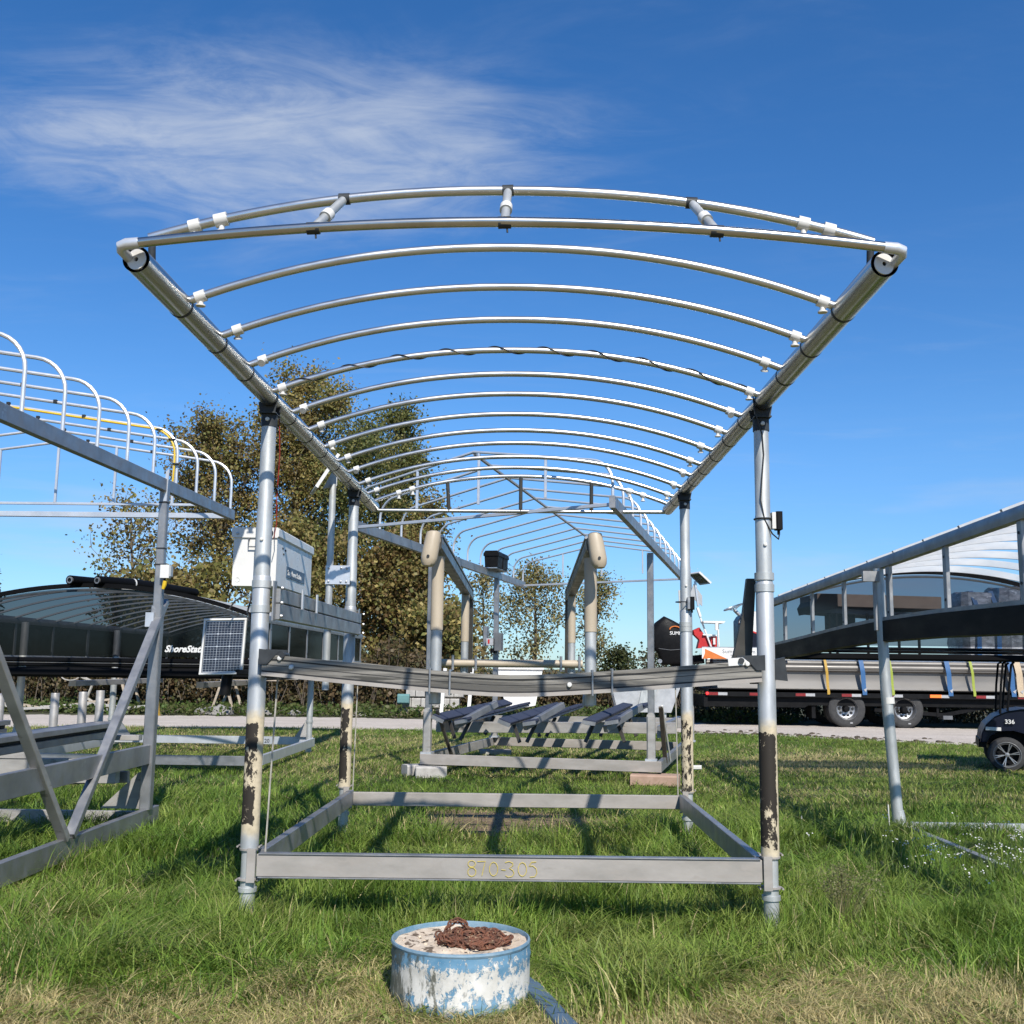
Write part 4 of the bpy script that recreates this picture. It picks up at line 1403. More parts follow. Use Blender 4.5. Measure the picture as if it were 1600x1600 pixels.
def far_left_lift():
    L = thing('boat_lift', 'low covered lift at left background with smoked arched end, black skirt and white lettering', 'boat lift', (-5.5, 17, 0), world=True)
    Y0, Y1 = 14.0, 23.2
    bows = [14.75 + .70 * k for k in range(13)]
    az = arched_lift(L, -7.85, -3.65, Y0, Y1, 2.12, .37, 1.575, 1.30, (Y0, Y1), bows, [15.0, 16.2, 17.5, 18.9, 20.4, 21.9, 23.1], side_pane=True, zr=14.0, pane='pane_dark', bowp=(.022, .012))
    for x in (-3.74, -7.15):
        for y in (15.05, 18.45):
            p = MB().tube([(x, y, -.02), (x, y, 2.05)], .052, 16).build('post', 'galv', L)
            MB().tube([(x, y, .52), (x, y, .56)], .062, 16).build('collar', 'galv', p)
        MB().bar((x + .05, 15.0, .185), (x + .05, 18.6, .185), .05, .14).build('side_rail', 'alu_w', L)
    MB().bar((-7.2, 15.0, .17), (-3.68, 15.0, .17), .06, .13).build('base_rail', 'alu', L)
    MB().bar((-7.2, 18.5, .21), (-3.68, 18.5, .21), .06, .13).build('base_rail', 'alu_w', L)
    MB().prism([(-3.74, 18.42, .28), (-3.98, 18.42, .28), (-3.76, 18.42, .60)], (0, .02, 0)).build('gusset', 'alu_d', L)
    MB().prism([(-7.15, 18.42, .28), (-6.8, 18.42, .28), (-7.13, 18.42, .70)], (0, .02, 0)).build('gusset', 'alu', L)
    put_text('lettering', 'ShoreStation', .118, 'white', L, (-4.78, Y0 - .012, 1.645), depth=.002, shear=.35, bold=.0045, space=1.0)
    put_text('lettering', '120', .09, 'dark', L, (-4.55, 18.465, .175), depth=.001)
    for x in (-6.4, -4.6):
        MB().bar((x, 15.0, 1.2), (x, 18.6, 1.2), .10, .08).build('bunk', 'alu_d', L)
    MB().bar((-7.1, 18.45, 1.3), (-3.7, 18.45, 1.3), .08, .12).build('cradle_beam', 'alu_d', L)
    # rolled black covers lying on the roof
    for k, (x, lab) in enumerate(((-6.02, 'rolled black cover tube lying on the arched roof, left one of two'), (-5.70, 'rolled black cover tube lying on the arched roof, right one of two'))):
        y0 = 13.80 + .1 * k
        o = thing('cover_roll', lab, 'cover roll', (x, y0, az(x, 14) + .075), 0, 'cover rolls on the arched roof')
        dx = .9 + .35 * k
        pts = [(0, 0, 0), (dx * .2, .6, .005), (dx * .4, 1.2, -.01), (dx * .6, 1.8, -.03)]
        t = MB()
        t.tube(pts, [.062, .07, .07, .06], 16, caps=False)
        t.build('fabric', 'skirt', o)
        MB().lathe([(.028, 0), (.045, .0), (.045, .05), (.028, .05)], (0.001, -.01, 0), (dx * .25, .8, .0), 14, caps=False).build('core_tube', 'alu', o)
        MB().lathe([(.072, -.012), (.073, .012)], pts[1], (dx * .3, .9, 0), 14, caps=False).build('tie_cord', 'pvc', o)
    return L


far_left_lift()


def right_lift():
    L = thing('boat_lift', 'covered lift at right edge with slatted white arched roof on one leaning galvanised leg', 'boat lift', (5.6, 9.5, 0), world=True)
    Y0, Y1 = 5.3, 15.1
    bows = [14.75 - .78 * k for k in range(12)]
    arched_lift(L, 3.45, 7.75, Y0, Y1, 2.46, .43, 1.865, 1.66, (Y1,), bows, [14.44, 13.04, 11.71, 10.24, 8.83, 7.46, 6.1], tilt=.021, zr=15.1, bend=((5.3, -.08), (7.4, -.035), (9.0, .02), (10.6, .05), (12.0, .045), (13.4, .02), (15.1, 0)))
    for x in (3.46, 7.74):
        p = MB().tube([(x + (.05 if x < 5 else 0), 10.42, .10), (x - .02, 10.42, 1.35), (x - .05, 10.42, 2.50)], [.052, .052, .047], 18).build('leg', 'galv', L)
        MB().tube([(x, 10.42, 1.20), (x - .003, 10.42, 1.26)], .058, 18).build('leg_collar', 'pvc', p)
        MB().bar((x - .085, 10.42, 1.9), (x - .085, 10.42, 2.42), .035, .06, (0, 1, 0)).build('leg_channel', 'alu', p)
        MB().box((x - .14, 10.38, 2.42), (.16, .05, .10)).build('leg_bracket', 'alu', p)
        MB().tube([(x + .05, 10.42, .20), (x + .07, 10.42, .10), (x + .11, 10.40, .045), (x + .20, 10.36, .02)], [.055, .055, .052, .045], 14).build('leg_elbow', 'galv', p)
        MB().bar((x + .10, 10.15, .03), (x + .08, 5.0, .05), .06, .11).build('side_rail', 'alu', L)
    MB().bar((3.62, 10.38, .05), (7.8, 10.38, .05), .06, .11).build('base_rail', 'alu_w', L)
    MB().tube([(3.42, 10.40, .0), (3.41, 10.39, .26)], .006, 6).build('stake', 'pvc', L)
    return L


right_lift()


# ------------------------------------------------------------------ flatbed trailer with its load
TY = 29.25                                    # near side of the trailer


def trailer():
    T = thing('flatbed_trailer', 'long black flatbed trailer parked along the gravel road with red and white tape', 'trailer', (9.5, TY + 1.2, 0), world=True)
    Xa, Xb = 4.78, 18.0
    deck = MB().bar((Xa + .1, TY + 1.2, .965), (Xb, TY + 1.2, .965), 2.4, .09).build('deck', 'tblack', T)
    MB().prism([(Xa + .12, TY, .80), (Xa, TY, .88), (Xa + .1, TY, .99), (Xb, TY, .99), (Xb, TY, .80)], (0, .06, 0)).build('side_rail', 'tblack', T)
    MB().prism([(Xa + .02, TY + .15, .52), (Xa + .02, TY + .15, .80), (Xb, TY + .15, .80), (Xb, TY + .15, .58), (7.6, TY + .15, .58), (7.5, TY + .15, .52)], (0, .15, 0)).build('main_beam', 'tblack', T)
    MB().prism([(Xa + .02, TY + 2.0, .52), (Xa + .02, TY + 2.0, .80), (Xb, TY + 2.0, .80), (Xb, TY + 2.0, .58)], (0, .15, 0)).build('main_beam', 'tblack', T)
    MB().bar((Xa + .03, TY + .05, .66), (Xa + .03, TY + 2.35, .66), .1, .3).build('rear_bumper', 'tblack', T)
    x = Xa + .22
    k = 0
    while x < Xb - .5:
        a = MB().box((x, TY - .004, .865), (.27, .006, .075)).build('reflector', 'rtape', T)
        MB().box((x + .26, TY - .004, .865), (.25, .006, .075)).build('reflector', 'wtape', T)
        x += 1.24 if k % 3 else 1.12
        k += 1
    lm = MB().lathe([(.0001, -.03), (.035, -.025), (.045, 0)], (Xa + .06, TY - .005, .87), (0, 1, 0), 12).build('marker_lamp', 'lampred', T)
    MB().sweep([(10.83, TY - .01, .87), (11.13, TY - .01, .87)], [(-.03, -.03), (.02, -.04), (.02, .04), (-.03, .03)]).build('marker_lamp', 'lampamb', T)
    for wx in (8.62, 10.18):
        for yy in (TY + .06, TY + .42, TY + 2.06):
            w = MB()
            w.lathe([(.30, -.13), (.40, -.14), (.46, -.13), (.495, -.10), (.50, -.05), (.50, .08), (.49, .12), (.44, .14), (.30, .13)], (wx, yy + .14, .50), (0, 1, 0), 40, caps=False)
            for q in (-.09, -.03, .03, .09):
                pass
            wh = w.build('wheel', 'rubber', T)
            if yy < TY + .2:
                h = MB()
                h.lathe([(.30, -.135), (.285, -.11), (.27, -.06), (.245, .0), (.16, .03), (.0001, .03)], (wx, yy + .14, .50), (0, 1, 0), 32, caps=False)
                h.build('rim', 'hubsteel', wh)
                MB().lathe([(.0001, -.12), (.07, -.115), (.085, -.08), (.095, .04)], (wx, yy + .14, .50), (0, 1, 0), 20).build('hub', 'tblack', wh)
                o = MB()
                for q in range(10):
                    t = 2 * pi * q / 10
                    o.lathe([(.0001, -.012), (.036, -.012), (.036, 0)], (wx + .185 * cos(t), yy + .158, .50 + .185 * sin(t)), (0, 1, 0), 10)
                o.build('rim_hole', 'wire', wh)
                for q in range(10):
                    t = 2 * pi * (q + .5) / 10
                    l = MB().lathe([(.0001, -.03), (.014, -.03), (.016, 0)], (wx + .14 * cos(t), yy + .13, .50 + .14 * sin(t)), (0, 1, 0), 6)
                    l.build('wheel_nut', 'hubsteel', wh)
                MB().box((wx + .10, yy - .002, .50 - .37), (.07, .004, .03), 0).build('tyre_mark', 'wtape', wh)
        MB().tube([(wx, TY + .2, .50), (wx, TY + 2.2, .50)], .06, 10).build('axle', 'tblack', T)
    MB().bar((9.4, TY + .25, .48), (11.35, TY + .25, .36), .08, .10).build('suspension_arm', 'tblack', T)
    MB().box((7.75, TY + .5, .55), (.10, .6, .62)).build('mud_flap', 'tblack', T)
    MB().box((11.1, TY + .5, .58), (.06, .6, .55)).build('mud_flap', 'tblack', T)
    MB().prism([(11.3, TY + .2, .58), (14.4, TY + .2, .58), (14.3, TY + .2, .74), (11.2, TY + .2, .74)], (0, .1, 0)).build('tool_rail', 'tblack', T)
    MB().prism([(11.2, TY + .22, .40), (11.35, TY + .22, .33), (13.0, TY + .22, .66), (12.7, TY + .22, .70)], (0, .08, 0)).build('frame_brace', 'tblack', T)
    MB().box((11.35, TY + .3, .30), (.25, .3, .10)).build('air_tank', 'grey', T)
    MB().bar((14.0, TY + .25, .8), (14.0, TY + .25, .35), .14, .14, (0, 1, 0)).build('landing_leg', 'tblack', T)

    # load: silver hulls with straps over
    for j, (lab, y0) in enumerate((('long silver aluminium hull lying along the near side of the trailer', TY + .12), ('second silver hull on the far side of the trailer deck', TY + 1.35))):
        Hh = thing('aluminium_hull', lab, 'hull', (9.5, y0 + .5, 1.01), 0, 'hulls on the trailer', world=True)
        pr = [(0.0, .0), (.06, .015), (.10, .20), (.13, .38), (.12, .46), (.02, .50), (.01, .56), (.95, .56), (.94, .46), (1.0, .38), (.98, .1), (.9, 0)]
        MB().sweep([(5.15, y0, 1.015), (18.0, y0, 1.015)], [(-a + .02, b) for a, b in pr][::-1]).build('hull_shell', 'silver', Hh)
        MB().tube([(5.05, y0 + .04, 1.60), (18.0, y0 + .04, 1.60)], .075, 14).build('top_tube', 'silver', Hh)
        MB().tube([(5.05, y0 + .10, 1.72), (18.0, y0 + .10, 1.72)], .06, 12).build('upper_tube', 'silver', Hh)
        MB().tube([(5.05, y0 + .12, 1.80), (18.0, y0 + .12, 1.80)], .045, 12).build('upper_tube', 'alu_w', Hh)
    for k, (px_x, m, w, col) in enumerate(((8.08, 'ystrap', .07, 'amber'), (9.05, 'blue', .12, 'blue'), (9.82, 'lime', .07, 'lime'), (11.36, 'blue', .125, 'blue'), (12.00, 'lime', .07, 'lime'), (13.05, 'blue', .125, 'blue'), (13.25, 'tan', .17, 'tan'), (14.1, 'blue', .16, 'blue'))):
        names = ['first from the left', 'left of the two axles', 'just behind the right leg of the covered lift', 'right of the rear axle', 'second from the golf cart roof', 'beside the tan strap', 'printed, by the golf cart roof', 'behind the golf cart']
        o = MB().sweep([(px_x - .03, TY + .30, 1.86), (px_x - .025, TY + .06, 1.80), (px_x - .015, TY + .0, 1.62), (px_x, TY - .02, 1.48), (px_x + .02, TY + .01, 1.10), (px_x + .03, TY - .02, .99), (px_x + .03, TY - .025, .88)],
                       [(-w / 2, -.004), (w / 2, -.004), (w / 2, .004), (-w / 2, .004)], (0, -1, .001)).build('cargo_strap', m)
        tag(o, '%s cargo strap over the silver hull, %s' % (col, names[k]), 'strap', 'straps over the hull')
        if m in ('blue', 'tan'):
            MB().prism([(px_x + .0, TY - .035, 1.02), (px_x + .10, TY - .035, 1.08), (px_x + .06, TY - .035, .96)], (0, .012, 0)).build('strap_hook', 'wtape', o)
    # pontoon style boat at the tail end: banner fence, motor, helm stand, ladder, red seats
    B = thing('boat', 'boat at the trailer tail with covered outboard, orange and white banner, red seats', 'boat', (6.0, TY + 1.2, 1.85), world=True)
    y = TY + .05
    bp = MB().bar((4.72, y, 1.95), (7.1, y, 1.95), .03, .30).build('banner_panel', 'white', B)
    MB().prism([(4.74, y - .02, 1.80), (4.80, y - .02, 1.95), (4.80, y - .02, 2.07), (5.40, y - .02, 1.80)], (0, .004, 0)).build('orange_wedge', 'orange', bp)
    put_text('banner_lettering', 'Summerset metro place', .16, 'grey', bp, (5.45, y - .018, 1.965), depth=.001, space=1.08) if False else None
    put_text('banner_lettering', 'Summe', .15, 'grey', bp, (5.27, y - .018, 1.955), depth=.001, space=1.1)
    put_text('banner_lettering', 'etm', .15, 'grey', bp, (5.92, y - .018, 1.955), depth=.001, space=1.1)
    put_text('banner_lettering', 'ce', .15, 'grey', bp, (6.27, y - .018, 1.945), depth=.001, space=1.1)
    put_text('banner_lettering', '26', .15, 'grey', bp, (5.48, y - .018, 1.815), depth=.001, space=1.1)
    put_text('banner_lettering', '9', .15, 'grey', bp, (5.78, y - .018, 1.815), depth=.001, space=1.1)
    MB().bar((5.72, y - .03, 1.75), (5.70, y - .03, 2.08), .02, .12, (0, 1, 0)).build('buckle', 'ystrap', bp)
    MB().bar((4.72, y + .02, 2.11), (7.1, y + .02, 2.11), .05, .03).build('banner_rail', 'hubsteel', B)
    MB().bar((5.2, y + 1.2, 1.86), (17.5, y + 1.2, 1.86), 2.2, .06).build('boat_floor', 'grey', B)
    m = MB()
    mo = [(3.72, 1.62), (3.62, 1.95), (3.45, 2.10), (3.40, 2.35), (3.43, 2.62), (3.56, 2.80), (3.80, 2.98), (4.02, 2.88), (4.32, 2.72), (4.45, 2.40), (4.42, 2.0), (4.35, 1.62)]
    vs, fs = [], []
    for sc, dy in ((.72, -.28), (.93, -.22), (1.0, -.08), (1.0, .08), (.93, .22), (.72, .28)):
        for a, c in mo:
            vs.append((3.95 + (a - 3.95) * sc, y + .9 + dy, 2.25 + (c - 2.25) * (sc * .5 + .5)))
    n = len(mo)
    for j in range(5):
        for i in range(n):
            k = (i + 1) % n
            fs.append((j * n + i, j * n + k, (j + 1) * n + k, (j + 1) * n + i))
    fs += [tuple(range(n)), tuple(range(6 * n - 1, 5 * n - 1, -1))]
    mot = m.add(vs, fs).build('outboard_motor', 'black', B, ang=60)
    put_text('motor_lettering', 'SUMM', .13, 'white', mot, (3.93, y + .60, 2.46), depth=.001, bold=.002)
    tm = MB()
    tm.tube([(4.08 + .15 * cos(t), y + .60, 2.60 + .09 * sin(t)) for t in [pi * k / 8 for k in range(9)]], .018, 6)
    tm.build('motor_emblem', 'orange', mot)
    MB().tube([(3.62, y + .62, 2.07), (3.95, y + .60, 2.03), (4.4, y + .62, 2.07)], .008, 5).build('cover_seam', 'grey', mot)
    MB().bar((4.0, y + .9, 1.70), (4.9, y + .9, 1.80), .3, .25).build('motor_bracket', 'tblack', B)
    st = MB()
    st.lathe([(.0001, 0), (.06, 0), (.06, .05), (.0001, .05)], (3.62, y + .4, 1.72), (0, -1, 0), 12)
    st.build('tow_ring', 'hubsteel', B)
    # white folded tower frame
    f = MB()
    f.bar((4.66, y + .3, 3.2), (4.74, y + .3, 2.95), .06, .12, (0, 1, 0))
    f.bar((4.71, y + .3, 3.0), (5.06, y + .3, 2.02), .04, .06, (0, 1, 0))
    f.bar((4.80, y + .3, 2.46), (5.18, y + .3, 2.44), .04, .05, (0, 1, 0))
    f.bar((5.22, y + .3, 2.80), (5.24, y + .3, 2.02), .04, .06, (0, 1, 0))
    f.build('white_frame', 'white', B)
    t = MB().prism([(4.80, y + .1, 2.78), (5.34, y + .1, 2.77), (5.40, y + .1, 2.83), (4.78, y + .1, 2.83)], (0, .5, 0))
    t.build('tray', 'white', B)
    MB().bar((5.15, y + .12, 2.58), (5.15, y + .12, 2.78), .08, .08, (0, 1, 0)).build('cup_holder', 'white', B)
    c = MB()
    c.prism([(4.55, y + .35, 2.58), (4.72, y + .35, 2.66), (4.82, y + .35, 2.50), (4.98, y + .35, 2.38), (4.98, y + .35, 2.12), (4.66, y + .35, 2.08), (4.72, y + .35, 2.32), (4.58, y + .35, 2.46)], (0, .35, 0))
    c.build('seat_cushion', 'red', B)
    c = MB()
    c.prism([(5.04, y + .35, 2.42), (5.20, y + .35, 2.42), (5.20, y + .35, 2.08), (5.0, y + .35, 2.08)], (0, .35, 0))
    c.build('seat_cushion', 'red', B)
    MB().bar((5.08, y + .3, 2.28), (5.14, y + .3, 2.28), .04, .18).build('seat_panel', 'white', B)
    h = MB().prism([(5.78, y + .3, 2.05), (5.78, y + .3, 2.86), (5.86, y + .3, 2.99), (6.05, y + .3, 3.12), (6.6, y + .3, 3.12), (6.6, y + .3, 2.05)], (0, .7, 0)).build('helm_stand', 'navyp', B)
    MB().prism([(5.80, y + .295, 2.80), (5.87, y + .295, 2.985), (6.05, y + .295, 3.115), (6.6, y + .295, 3.115), (6.6, y + .295, 2.40), (6.05, y + .295, 2.62)], (0, -.004, 0)).build('helm_panel', 'white', h)
    MB().sweep([(5.81, y + .288, 2.79), (6.03, y + .288, 2.61), (6.6, y + .288, 2.40)], [(-.004, -.02), (.004, -.02), (.004, .02), (-.004, .02)], (0, 0, 1)).build('helm_stripe', 'red', h)
    put_text('helm_lettering', 'I', .16, 'white', h, (5.96, y + .29, 2.30), depth=.001)
    w = MB()
    cc = Vector((5.70, y + .55, 3.24))
    u, v = Vector((.26, .0, .10)), Vector((0, .24, .02))
    w.tube([cc + u * cos(t) + v * sin(t) for t in [2 * pi * k / 18 for k in range(18)]], .018, 6, closed=True)
    for t in (.3, 2.4, 4.5):
        w.tube([cc + Vector((.03, 0, -.08)), cc + u * cos(t) + v * sin(t)], .014, 6)
    w.tube([cc + Vector((.03, 0, -.08)), cc + Vector((.17, 0, -.22))], .05, 8)
    w.build('steering_wheel', 'hubsteel', B)
    # hard top further along, shrink wrapped pallets
    Ht = thing('hard_top', 'flat tan edged boat roof on posts seen through the smoked end of the right lift', 'boat roof', (9.6, TY + 1.2, 1.9), world=True)
    MB().bar((7.95, TY + 1.2, 3.46), (11.35, TY + 1.2, 3.40), 1.9, .34).build('roof_fascia', 'brown', Ht)
    MB().prism([(7.85, TY + .22, 3.30), (8.05, TY + .22, 3.62), (8.5, TY + .22, 3.62), (8.5, TY + .22, 3.22), (7.9, TY + .22, 3.1)], (0, 1.9, 0)).build('roof_nose', 'tblack', Ht)
    MB().bar((8.0, TY + 1.3, 3.20), (10.9, TY + 1.3, 3.05), 1.6, .14).build('roof_underside', 'grey', Ht)
    MB().box((8.85, TY + 1.3, 2.75), (.55, 1.1, .80)).build('cabin_body', 'tblack', Ht)
    for x in (8.3, 8.5, 9.35, 10.2, 10.75):
        MB().bar((x, TY + .4, 1.9), (x, TY + .4, 3.1), .06, .07, (0, 1, 0)).build('roof_post', 'tblack', Ht)
    for k, (x, w_, h_, lab) in enumerate(((12.45, 1.0, 1.82, 'pale shrink wrapped bale with blue strap on the trailer, left one'), (13.75, 1.5, 1.98, 'larger shrink wrapped bale behind on the trailer, right one'))):
        q = thing('wrapped_bale', lab, 'bale', (x, TY + 1.0, 1.90), 0, 'shrink wrapped bales on the trailer')
        rng = random.Random(k)
        v, f = [], []
        N, Mz = 20, 8
        for j in range(Mz + 1):
            zz = h_ * j / Mz
            for i in range(N):
                t = 2 * pi * i / N
                r = 1 / max(abs(cos(t)), abs(sin(t))) ** .85
                s = (1 - .35 * max(0, j / Mz - .7)) * (1 + rng.uniform(-.05, .05))
                v.append((w_ / 2 * r * cos(t) * s, .75 * r * sin(t) * s, zz + rng.uniform(-.04, .04)))
        for j in range(Mz):
            for i in range(N):
                n2 = (i + 1) % N
                f.append((j * N + i, j * N + n2, (j + 1) * N + n2, (j + 1) * N + i))
        f.append(tuple(range(N)))
        f.append(tuple(Mz * N + i for i in range(N)))
        MB().add(v, f).build('wrapped_load', 'wrap', q, ang=25)
        for sx in (-.12, .42):
            MB().sweep([(sx - .05, -.86, 0.0), (sx, -.84, h_ * .7), (sx - .1, -.6, h_ + .03), (sx - .1, .7, h_ + .03)], [(-.06, -.006), (.06, -.006), (.06, .006), (-.06, .006)], (0, -1, .2)).build('strap', 'blue', q)


trailer()


# ------------------------------------------------------------------ golf cart
def golf_cart():
    G = thing('golf_cart', 'dark navy golf cart with white number, parked on the grass at right', 'golf cart', (6.56, 14.95, 0), world=True)
    y0, y1 = 14.95, 16.1

    def wheel(x, y, s):
        w = MB().lathe([(.15, -.10), (.19, -.105), (.235, -.09), (.25, -.06), (.25, .06), (.235, .09), (.19, .105), (.15, .10)], (x, y, .25), (0, s, 0), 36, caps=False).build('wheel', 'rubber', G)
        MB().lathe([(.185, -.108), (.178, -.112), (.165, -.10), (.155, -.03)], (x, y, .25), (0, s, 0), 30, caps=False).build('rim_ring', 'grey', w)
        MB().lathe([(.165, -.02), (.0001, -.02)], (x, y, .25), (0, s, 0), 24, caps=False).build('rim_disc', 'black', w)
        sp = MB()
        for k in range(6):
            t = 2 * pi * k / 6 + .2
            for d in (-.10, .10):
                sp.bar((x + .035 * cos(t), y - s * .085, .25 + .035 * sin(t)), (x + .162 * cos(t + d), y - s * .10, .25 + .162 * sin(t + d)), .014, .012, (0, 1, 0))
        sp.lathe([(.0001, -.02), (.03, -.015), (.035, 0)], (x, y - s * .085, .25), (0, s, 0), 12)
        sp.build('spoke', 'hubsteel', w)
    for x in (6.56, 8.25):
        wheel(x, y0 + .08, 1)
        wheel(x, y1 - .08, -1)
    side = [(6.22, .42), (6.24, .55), (6.30, .68), (6.42, .80), (6.58, .88), (6.78, .92), (6.98, .91), (7.02, .80), (6.95, .50), (7.08, .26), (7.00, .24), (6.87, .46), (6.80, .56), (6.66, .60), (6.48, .59), (6.36, .52), (6.30, .42)]
    b = MB()
    vs, fs = [], []
    n = len(side)
    for dy, sc in ((.02, .95), (.0, 1.0), (.0, 1.0), (-.02, .95)):
        pass
    prof = [(y0 + .03, .94), (y0 + .0, .985), (y0 + .06, 1.0), (y1 - .06, 1.0), (y1, .985), (y1 - .03, .94)]
    for yy, sc in prof:
        for a, c in side:
            vs.append((6.66 + (a - 6.66) * sc, yy, .62 + (c - .62) * sc))
    for j in range(len(prof) - 1):
        for i in range(n):
            k = (i + 1) % n
            fs.append((j * n + i, j * n + k, (j + 1) * n + k, (j + 1) * n + i))
    fs += [tuple(range(n)), tuple(range((len(prof)) * n - 1, (len(prof) - 1) * n - 1, -1))]
    bd = b.add(vs, fs).build('front_cowl', 'navyp', G, ang=18)
    put_text('number', '336', .085, 'white', bd, (6.55, y0 - .004, .70), depth=.002, bold=.002)
    MB().bar((6.30, y0 + .02, .62), (6.50, y0 + .0, .615), .03, .05).build('headlight', 'white', G)
    MB().bar((6.30, y1 - .02, .62), (6.50, y1 - .0, .615), .03, .05).build('headlight', 'white', G)
    MB().prism([(6.20, y0 + .1, .34), (6.30, y0 + .1, .34), (6.32, y0 + .1, .46), (6.21, y0 + .1, .46)], (0, 1.0, 0)).build('bumper', 'black', G)
    MB().bar((6.95, (y0 + y1) / 2, .26), (8.3, (y0 + y1) / 2, .26), 1.1, .07).build('floor', 'black', G)
    MB().prism([(7.55, y0 + .04, .30), (8.75, y0 + .04, .34), (8.8, y0 + .04, .72), (7.75, y0 + .04, .66)], (0, 1.07, 0)).build('rear_body', 'navyp', G)
    MB().bar((7.55, (y0 + y1) / 2, .74), (8.1, (y0 + y1) / 2, .72), 1.05, .14, ch=.04).build('seat', 'white', G)
    MB().bar((8.14, (y0 + y1) / 2, .80), (8.26, (y0 + y1) / 2, 1.2), 1.05, .12, (1, 0, 0), ch=.04).build('seat_back', 'white', G)
    for yy in (y0 + .06, y1 - .06):
        MB().tube([(6.50, yy, .84), (6.53, yy, 1.25), (6.57, yy, 1.58), (6.62, yy, 1.61)], .016, 10).build('roof_strut', 'tblack', G)
        MB().tube([(6.60, yy + .04, .88), (6.64, yy + .04, 1.25), (6.68, yy + .04, 1.56), (6.72, yy + .04, 1.6)], .016, 10).build('roof_strut', 'tblack', G)
        MB().tube([(8.42, yy, .7), (8.36, yy, 1.2), (8.30, yy, 1.6)], .018, 10).build('roof_strut', 'tblack', G)
    r = MB().bar((6.36, (y0 + y1) / 2, 1.64), (8.6, (y0 + y1) / 2, 1.64), 1.2, .06, ch=.03).build('roof', 'tblack', G)
    MB().prism([(6.34, y0 + .20, .30), (7.0, y0 + .20, .24), (6.92, y0 + .20, .56), (6.66, y0 + .20, .66), (6.36, y0 + .20, .58)], (0, y1 - y0 - .4, 0)).build('wheel_well', 'black', G)
    w = MB()
    cc = Vector((7.20, y0 + .32, .90))
    u, v = Vector((.12, 0, .14)), Vector((0, .18, 0))
    w.tube([cc + u * cos(t) + v * sin(t) for t in [2 * pi * k / 18 for k in range(18)]], .014, 6, closed=True)
    w.tube([cc, (6.98, y0 + .32, .62)], .02, 8)
    for t in (0.5, 2.6, 4.7):
        w.tube([cc, cc + u * cos(t) + v * sin(t)], .012, 6)
    w.build('steering_wheel', 'tblack', G)
    MB().prism([(6.88, y0 + .05, .86), (6.98, y0 + .05, .90), (7.06, y0 + .05, .62), (6.96, y0 + .05, .56)], (0, 1.04, 0)).build('dashboard', 'black', G)

    G.location = (7.38, 16.84, 0)
    G.scale = (1.1, 1.1, 1.05)
    G.rotation_euler = (0, 0, radians(-20))


golf_cart()


